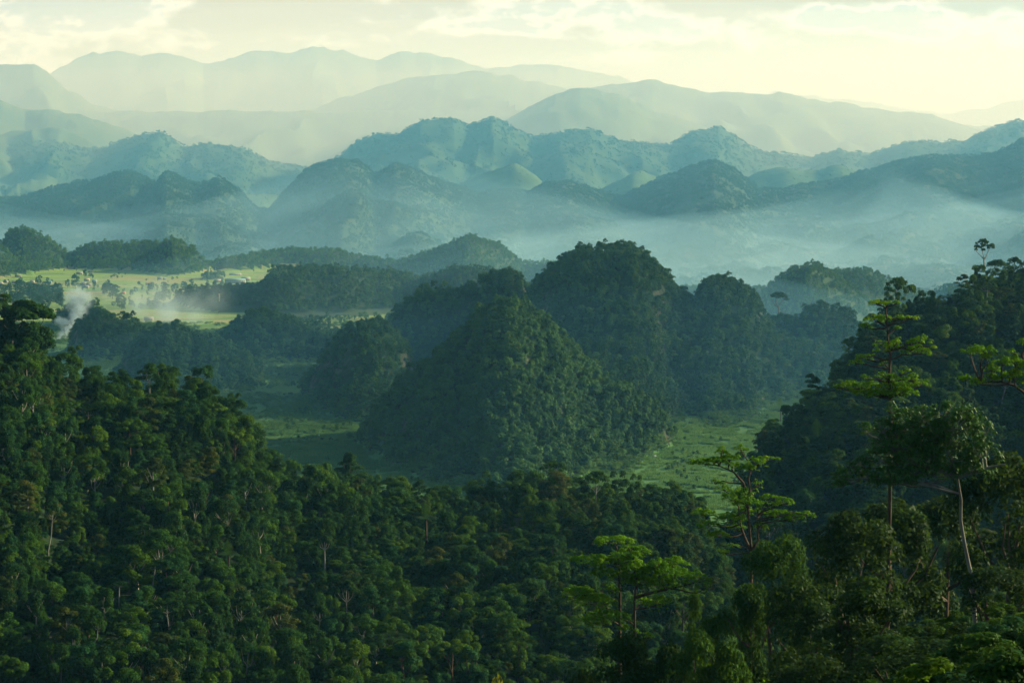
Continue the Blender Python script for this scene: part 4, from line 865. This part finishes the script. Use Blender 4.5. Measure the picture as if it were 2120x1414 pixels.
def house(px, py, wpx, hw, roof, label, wall=None, storeys=1, dep=7.0, yaw=0.0, name='house', nwin=3, gable_x=True):
    D_ = (CAMZ - 1) * F / (py - 330) if py > 535 else 4700; c = at(px, py, D_); w = wpx * D_ / F; zb = gz(c[0], D_)
    h = 3.0 * storeys * hw; o = empty(name, (c[0], D_, zb), yaw); v, f = box((0, 0, -1), (w, dep, h + 1)); link('wall', faces_mesh('wall', v, f, False), wall or WALLW, o)
    rh = dep * .28; W2, D2 = w / 2 + .5, dep / 2 + .6
    V = [(-W2, -D2, h - .25), (W2, -D2, h - .25), (W2, 0, h + rh), (-W2, 0, h + rh), (-W2, D2, h - .25), (W2, D2, h - .25), (-W2, -D2, h - .45), (W2, -D2, h - .45), (W2, 0, h + rh - .2), (-W2, 0, h + rh - .2), (-W2, D2, h - .45), (W2, D2, h - .45)]
    Fc = [(0, 1, 2, 3), (3, 2, 5, 4), (7, 6, 9, 8), (8, 9, 10, 11), (0, 6, 7, 1), (5, 11, 10, 4), (0, 3, 9, 6), (3, 4, 10, 9), (1, 7, 8, 2), (2, 8, 11, 5)]
    link('roof', faces_mesh('roof', V, Fc, False), ROOF[roof], o)
    Vg = [(-w / 2, -dep / 2, h), (-w / 2, dep / 2, h), (-w / 2, 0, h + rh - .22), (-w / 2 + .01, 0, h + rh - .22), (w / 2, -dep / 2, h), (w / 2, dep / 2, h), (w / 2, 0, h + rh - .22), (w / 2 - .01, 0, h + rh - .22)]
    link('gable', faces_mesh('gable', Vg, [(0, 2, 3, 1), (4, 5, 6, 7)], False), wall or WALLW, o)
    for st_ in range(storeys):
        for i in range(nwin):
            xx = (i + .5) / nwin * w - w / 2; v, f = box((xx, -dep / 2 - .03, st_ * 3.0 * hw + 1.0), (w / nwin * .45, .1, 1.3)); link('door' if (i == nwin // 2 and st_ == 0) else 'window', faces_mesh('window', v - ([0, 0, .9] if (i == nwin // 2 and st_ == 0) else [0, 0, 0]), f, False), GLASS, o)
    tag(o, label, 'house' if name == 'house' else name.replace('_', ' '), 'buildings on the farmed plain'); return o
house(101, 586, 12, 1.3, 'blue', 'house with a bright blue roof and white gable among dark trees on the plain')
house(188, 563, 9, 1.0, 'white', 'small white shed with an orange front at the back of the fields', name='shed')
house(165, 566, 13, 1.0, 'pale', 'low grey roofed house left of the small white shed behind the fields')
house(38, 571, 12, .8, 'grey', 'low grey barn alone in the fields at the far left', WALLB, name='barn')
house(180, 580, 11, 1.0, 'pink', 'house with a pinkish roof, highest of the village cluster')
house(174, 588, 9, 1.1, 'grey', 'grey roofed house at the left of the village cluster')
house(184, 590, 10, 1.2, 'pale', 'pale roofed house in the middle of the village cluster', storeys=1)
house(177, 594, 14, 1.0, 'grey', 'wide grey roofed house at the bottom of the village cluster')
house(196, 583, 9, 1.2, 'teal', 'bluish roofed house at the right of the village cluster')
house(48, 589, 9, 1.0, 'teal', 'house with a pale blue roof left of the blue roofed one')
house(31, 585, 12, 1.0, 'pale', 'house with a brownish grey roof near the far left trees', WALLB)
house(12, 584, 9, 1.0, 'grey', 'grey roofed house second from the left edge')
house(2, 588, 8, 1.0, 'white', 'white house cut by the left edge of the frame')
house(67, 584, 8, 1.0, 'pale', 'small pale house between the twin tall trees and the bluish roof')
house(112, 620, 6, 1.0, 'pink', 'tiny house with a pink roof among the near trees of the plain')
house(98, 618, 7, 1.0, 'teal', 'tiny house with a greenish roof among the near trees of the plain')
house(4, 620, 12, 1.7, 'white', 'white house half hidden behind the tree at the left edge', storeys=2)
house(331, 576, 9, .9, 'grey', 'dark barn standing alone in the middle of the tan fields', WALLB, name='barn')
house(341, 577, 6, .6, 'grey', 'low lean-to beside the lone dark barn', WALLB, name='shed')
house(484, 553, 11, 1.2, 'white', 'white barn at the foot of the hazy tree ridge', name='barn', nwin=2)
house(541, 549, 12, 1.0, 'pale', 'grey shed at the foot of the tree ridge, right of the white barn', name='shed')
house(487, 568, 24, .6, 'white', 'long low white roofed shelter beside the small tree mound', name='shed', nwin=5)
house(487, 585, 42, 1.1, 'teal', 'long two storey building with rows of greenish windows behind the misty trees', storeys=2, nwin=12, dep=9, name='school')
house(509, 580, 18, 1.8, 'white', 'pale roofed hall behind the long two storey building', name='hall', nwin=4)
house(451, 583, 12, 1.3, 'pink', 'house with a pinkish roof left of the long two storey building')
house(307, 588, 10, 1.0, 'red', 'house with a reddish roof at the near side of the tan fields')
house(256, 607, 8, .8, 'red', 'small red roofed house right of the conifers on the plain')
house(308, 662, 18, 1.2, 'pale', 'grey concrete building in the mist right of the smoke hill', nwin=5, storeys=1)
house(1354, 949, 14 * .5, .7, 'grey', 'small brick hut at the edge of the corn right of the cone-shaped hill', WALLB, dep=3, name='hut', nwin=1)
def post(px, py0, py1, label, name='utility_pole', arms=True, mat=None, rad=.22):
    D_ = CAMZ * F / (py0 - 330) if py0 > 540 else 4500; b = at(px, py0, D_); zb = gz(b[0], D_); h = (py0 - py1) * D_ / F; o = empty(name, (b[0], D_, zb))
    v, f = tube([(0, 0, -1), (0, 0, h)], [rad, rad * .7], 8); link('pole', faces_mesh('pole', v, f), mat or BARK, o)
    if arms:
        for q in (.82, .93): v, f = box((0, 0, h * q), (h * .22, .25, .25)); link('crossarm', faces_mesh('crossarm', v, f, False), mat or BARK, o)
    tag(o, label, 'utility pole' if arms else 'mast'); return o
post(238, 567, 551, 'tall grey utility pole at the back of the fields, below the pointed hill')
post(213, 564, 554, 'shorter utility pole left of the tall one at the back of the fields')
post(499, 569, 562, 'white mast beside the long low shelter', 'mast', False, WALLW)
def tower(px, py0, py1, wpx, D_, label, cat):
    b = at(px, py0, D_); k = D_ / F; h = (py0 - py1) * k; w = wpx * k; o = empty(cat, (b[0], D_, b[2] - 3))
    v, f = box((0, 0, -2), (w, w, h + 5)); link('shaft', faces_mesh('shaft', v, f, False), WALLW, o)
    v, f = box((0, 0, h + 3), (w * 1.5, w * 1.5, w * .5)); link('cap', faces_mesh('cap', v, f, False), WALLW, o); tag(o, label, cat)
tower(454, 618, 609, 1.8, 3170, 'slim white pillar rising from the misty forest ridge', 'pillar')
tower(1590, 862, 855, 5, 1930, 'small white building at the foot of the steep hill beside the corn', 'hut')

# trees of the plain
ft_mesh = []
for i, kd in enumerate(['tall', 'round', 'tall', 'round', 'vine']):
    ft_mesh.append(quads_mesh('crown', make_crown(kd, 700, 1.0, 700 + i, shell=.3)))
ft_trunk = []
for kd in ['tall', 'round', 'tall', 'round', 'vine']:
    v, f = trunk_geo(kd, 720); ft_trunk.append(faces_mesh('trunk', v, f))
fg_ = np.random.default_rng(91)
def field_tree(px, py, hpx, wpx, label, kd, name='field_tree', group='trees scattered over the farmed plain'):
    D_ = CAMZ * F / (py - 330); c = at(px, py, D_); zb = gz(c[0], D_); k = D_ / F
    o = empty(name, (c[0], D_, zb), fg_.random() * 6); o.scale = (wpx * k / (5.4 if kd in (0, 2) else 8), wpx * k / (5.4 if kd in (0, 2) else 8), hpx * k / (12.4 if kd in (0, 2) else 10.5))
    link('crown', ft_mesh[kd], LEAF, o); link('trunk', ft_trunk[kd], BARKD, o); tag(o, label, 'tree', group)
field_tree(156, 599, 33, 20, 'tallest dark tree on the plain, beside the village cluster', 1, 'tall_tree', None)
field_tree(140, 597, 20, 12, 'dark tree just left of the tallest tree on the plain', 1, 'tall_tree', None)
field_tree(176, 574, 18, 9, 'tree with a clear stem right behind the village cluster', 1, 'tall_tree', None)
field_tree(78, 588, 19, 8, 'left one of the twin tall trees beside the blue roof', 0, 'tall_tree', None)
field_tree(84, 588, 20, 8, 'right one of the twin tall trees beside the blue roof', 2, 'tall_tree', None)
LN = ['at the far left', 'left of the smoke', 'above the smoke', 'right of the smoke', 'near the misty ridge']
LMF = [(156, 580, 'the tallest dark tree'), (81, 578, 'the twin tall trees'), (101, 586, 'the blue roofed house'), (150, 640, 'the smoke plume'), (487, 585, 'the long two storey building'), (450, 562, 'the small tree mound'), (331, 576, 'the lone dark barn'), (230, 606, 'the conifers'), (484, 553, 'the white barn'), (180, 588, 'the village cluster'), (238, 560, 'the tall utility pole'), (38, 571, 'the lone grey barn'), (307, 588, 'the reddish roof'), (12, 584, 'the edge houses'), (541, 549, 'the far grey shed'), (308, 660, 'the grey concrete building'), (48, 589, 'the pale blue roof'), (67, 584, 'the small pale house'), (112, 620, 'the tiny pink roof'), (98, 618, 'the tiny greenish roof'), (4, 620, 'the white edge house'), (256, 607, 'the small red roof'), (451, 583, 'the pinkish roofed house'), (213, 560, 'the shorter utility pole')]
def tlab(px, py, kd, h): return ('tall ' if h > 15 else ('little ' if h < 6 else '')) + ['slim tree', 'round tree', 'slender tree', 'bushy tree', 'shaggy tree'][kd] + ' on the plain, ' + near_lmk(px, py, [(a, b, c) for a, b, c in LMF])
def tlab_old(px, py, kd): return ['slim tree', 'round tree', 'slender tree', 'bushy tree', 'shaggy tree'][kd] + ' on the plain ' + LN[min(4, int(px / 75))] + (', in the nearest rows' if py > 612 else (', among the houses' if py > 580 else ', far out in the fields'))
for (x0, x1, y0, y1, n, h0, h1) in [(0, 130, 598, 636, 70, 12, 24), (215, 245, 598, 622, 11, 16, 24), (60, 130, 612, 642, 26, 16, 28), (0, 120, 582, 594, 16, 6, 10), (150, 215, 588, 604, 10, 5, 9), (235, 350, 598, 645, 48, 9, 17), (330, 460, 588, 625, 44, 9, 16), (230, 270, 568, 576, 8, 5, 7), (185, 205, 570, 578, 6, 6, 9), (0, 560, 553, 562, 44, 3, 7), (280, 400, 575, 596, 10, 4, 8)]:
    for _ in range(n):
        a = x0 + (x1 - x0) * fg_.random(); b = y0 + (y1 - y0) * fg_.random(); h = h0 + (h1 - h0) * fg_.random(); kd = int(fg_.integers(0, 5)); field_tree(a, b, h, h * (.45 if kd in (0, 2) else .95), tlab(a, b, kd, h), kd)

# ------------------------------------------------------------------ smoke
def smoke(name, label, D_, puffs, dens, g0=.2, scale=.12, thr=.45):
    """puffs: (px, py, radius px, weight); one closed box with a soft cloud of smoke in it"""
    k = D_ / F; C_ = np.array([at(a, b, D_) for a, b, _, _ in puffs]); Rr = np.array([r_ * k * 1.3 for _, _, r_, _ in puffs])
    lo = (C_ - Rr[:, None] * 1.6).min(0); hi = (C_ + Rr[:, None] * 1.6).max(0); ce = (lo + hi) / 2; s_ = hi - lo
    v, f = box((0, 0, -s_[2] / 2), tuple(s_)); me = faces_mesh(name, v, f, False)
    m = bpy.data.materials.new(name + '_vapour'); m.use_nodes = True; t = NT(m.node_tree); tc_ = t.n('ShaderNodeTexCoord')
    nz = t.n('ShaderNodeTexNoise', None, Vector=tc_.outputs['Object'], Scale=scale, Detail=4.0, Roughness=.6, Distortion=.6)
    wv = t.n('ShaderNodeVectorMath', dict(operation='MULTIPLY_ADD')); t.nt.links.new(nz.outputs[1], wv.inputs[0]); wv.inputs[1].default_value = (Rr.mean() * .9,) * 3; t.nt.links.new(tc_.outputs['Object'], wv.inputs[2])
    acc = None
    for c, r_, (_, _, _, wt) in zip(C_, Rr, puffs):
        d = t.n('ShaderNodeVectorMath', dict(operation='DISTANCE')); t.nt.links.new(wv.outputs[0], d.inputs[0]); d.inputs[1].default_value = tuple(c - ce + Rr.mean() * .45)
        q = t.m('MULTIPLY', t.m('SUBTRACT', 1.0, t.m('DIVIDE', d.outputs['Value'], float(r_)), clamp=True), wt)
        acc = q if acc is None else t.m('MAXIMUM', acc, q)
    den = t.m('MULTIPLY', t.m('MULTIPLY', acc, acc), t.m('MULTIPLY', t.ramp(nz.outputs[0], [(thr - .08, 0.), (thr + .2, 1.)]), dens))
    vs = t.n('ShaderNodeVolumePrincipled', None, Density=den, Anisotropy=g0); vs.inputs['Color'].default_value = (.66, .86, 1, 1)
    t.n('ShaderNodeOutputMaterial', None, Volume=vs)
    o = link(name, me, m); o.location = ce.tolist(); tag(o, label, 'smoke' if 'smoke' in name else 'mist', None, 'stuff'); return o
smoke('smoke', 'white smoke plume rising between two small hills left of the valley', 2700,
      [(126, 703, 9, 1.6), (131, 692, 10, 1.6), (137, 680, 11, 1.5), (122, 664, 10, 1.2), (132, 669, 12, 1.4), (146, 672, 13, 1.5), (154, 656, 15, 1.2), (163, 640, 20, 1.0), (158, 622, 27, .8), (175, 618, 22, .8), (162, 604, 17, .6)], .5)
smoke('mist', 'thin mist drifting over the trees right of the smoke plume', 2960,
      [(235, 620, 45, .6), (290, 625, 50, .9), (330, 612, 45, .7), (350, 640, 50, 1.0), (400, 640, 55, .8), (440, 620, 50, .5), (300, 650, 40, .8), (480, 560, 50, .25)], .035, scale=.02, thr=.4)


def haze():
    x0, y0, y1, z0, z1 = 30000, -1500, 40000, -900, 2150
    v_ = [(-x0, y0, z0), (x0, y0, z0), (x0, y1, z0), (-x0, y1, z0), (-x0, y0, z1), (x0, y0, z1), (x0, y1, z1), (-x0, y1, z1)]
    me = faces_mesh('haze', v_, [(0, 3, 2, 1), (4, 5, 6, 7), (0, 1, 5, 4), (1, 2, 6, 5), (2, 3, 7, 6), (3, 0, 4, 7)], False)
    m = bpy.data.materials.new('haze_air'); m.use_nodes = True; t = NT(m.node_tree)
    v = t.n('ShaderNodeVolumePrincipled', None, Density=HAZE, Anisotropy=.2)
    v.inputs['Color'].default_value = (.19, .58, 1.0, 1); v.inputs['Absorption Color'].default_value = (1, 1, 1, 1)
    t.n('ShaderNodeOutputMaterial', None, Volume=v)
    tag(link('haze', me, m), 'pale haze filling the air over the valleys', 'haze', None, 'stuff')
haze()
def mist_bank(c, rad, dens, col, label, seed, g0=.3, pwr=1.4):
    """a lens of even mist lying in a valley"""
    import bmesh
    bm = bmesh.new(); bmesh.ops.create_icosphere(bm, subdivisions=6, radius=1)
    P = np.array([v.co[:] for v in bm.verts]); n = fbm(P[:, 0] * 2.2 + 4, P[:, 1] * 2.2 + P[:, 2] + 7, 3, seed)
    hz = 1 - np.abs(P[:, 2]) ** 1.3; q = np.maximum(hz, 0) ** pwr / np.maximum(np.hypot(P[:, 0], P[:, 1]), 1e-4)
    P = np.stack([P[:, 0] * q, P[:, 1] * q, P[:, 2]], 1); P = P * (1 + .25 * n)[:, None] * np.array(rad)
    for v, p in zip(bm.verts, P): v.co = p
    me = bpy.data.meshes.new('mist'); bm.to_mesh(me); bm.free()
    m = bpy.data.materials.new('mist_air'); m.use_nodes = True; t = NT(m.node_tree)
    v = t.n('ShaderNodeVolumePrincipled', None, Density=dens, Anisotropy=g0)
    v.inputs['Color'].default_value = (*col, 1); v.inputs['Absorption Color'].default_value = (1, 1, 1, 1)
    t.n('ShaderNodeOutputMaterial', None, Volume=v)
    o = link('mist', me, m); o.location = c; tag(o, label, 'mist', None, 'stuff')
for q_, (cx_, cy_, cz_, rx_, ry_, rz_, dn_) in enumerate([(-2600, 8300, -330, 2600, 3000, 470, 1.3e-4), (-600, 8900, -380, 3600, 3600, 640, 1.6e-4), (1500, 8000, -360, 3000, 3300, 560, 1.9e-4), (3300, 9200, -400, 3600, 3800, 760, 1.8e-4), (600, 6700, -420, 3400, 1700, 520, 2.1e-4)]):
    mist_bank((cx_, cy_, cz_), (rx_, ry_, rz_), dn_, (.33, .66, 1.0), 'pale blue mist pooled before the blue ridge, ' + ['at the left', 'left of the middle', 'right of the middle', 'at the right', 'nearest the steep hills'][q_], 20 + q_, pwr=1.5)
mist_bank((150, 2030, -10), (800, 260, 150), 3.2e-4, (.15, .52, 1.0), 'faint blue mist in the basin behind the cone-shaped hill', 4, pwr=.9)
mist_bank((-150, 3400, -40), (950, 750, 210), 1.8e-4, (.26, .62, 1.0), 'thin blue mist behind the steep middle hills', 2)
mist_bank((0, 26500, 0), (38000, 11500, 2600), 8e-5, (1.0, .92, .66), 'bright warm mist veiling the far mountains', 3, g0=.1)

# ------------------------------------------------------------------ labels that still repeat: tell them apart by their order
by = {}
for o in SC.objects:
    if o.parent is None and 'label' in o.keys() and 'group' in o.keys(): by.setdefault(o['label'], []).append(o)
ORD = ['leftmost', 'second from left', 'third from left', 'fourth from left', 'fifth from left', 'sixth from left', 'seventh from left', 'eighth from left', 'ninth from left']
NUM = ['', '', 'two', 'three', 'four', 'five', 'six', 'seven', 'eight', 'nine']
for lb, os_ in by.items():
    if 1 < len(os_) < 10:
        os_.sort(key=lambda o: project(*o.location)[0])
        for i, o in enumerate(os_): o['label'] = (ORD[i] if i < len(os_) - 1 else 'rightmost') + ' of ' + NUM[len(os_)] + ': ' + lb
        for o in os_:
            for cut in ('well ', 'just ', 'full ', 'on the plain, ', 'from left ', 'crown, '):
                if len(o['label'].replace('-', ' ').split()) > 16: o['label'] = o['label'].replace(cut, '', 1)
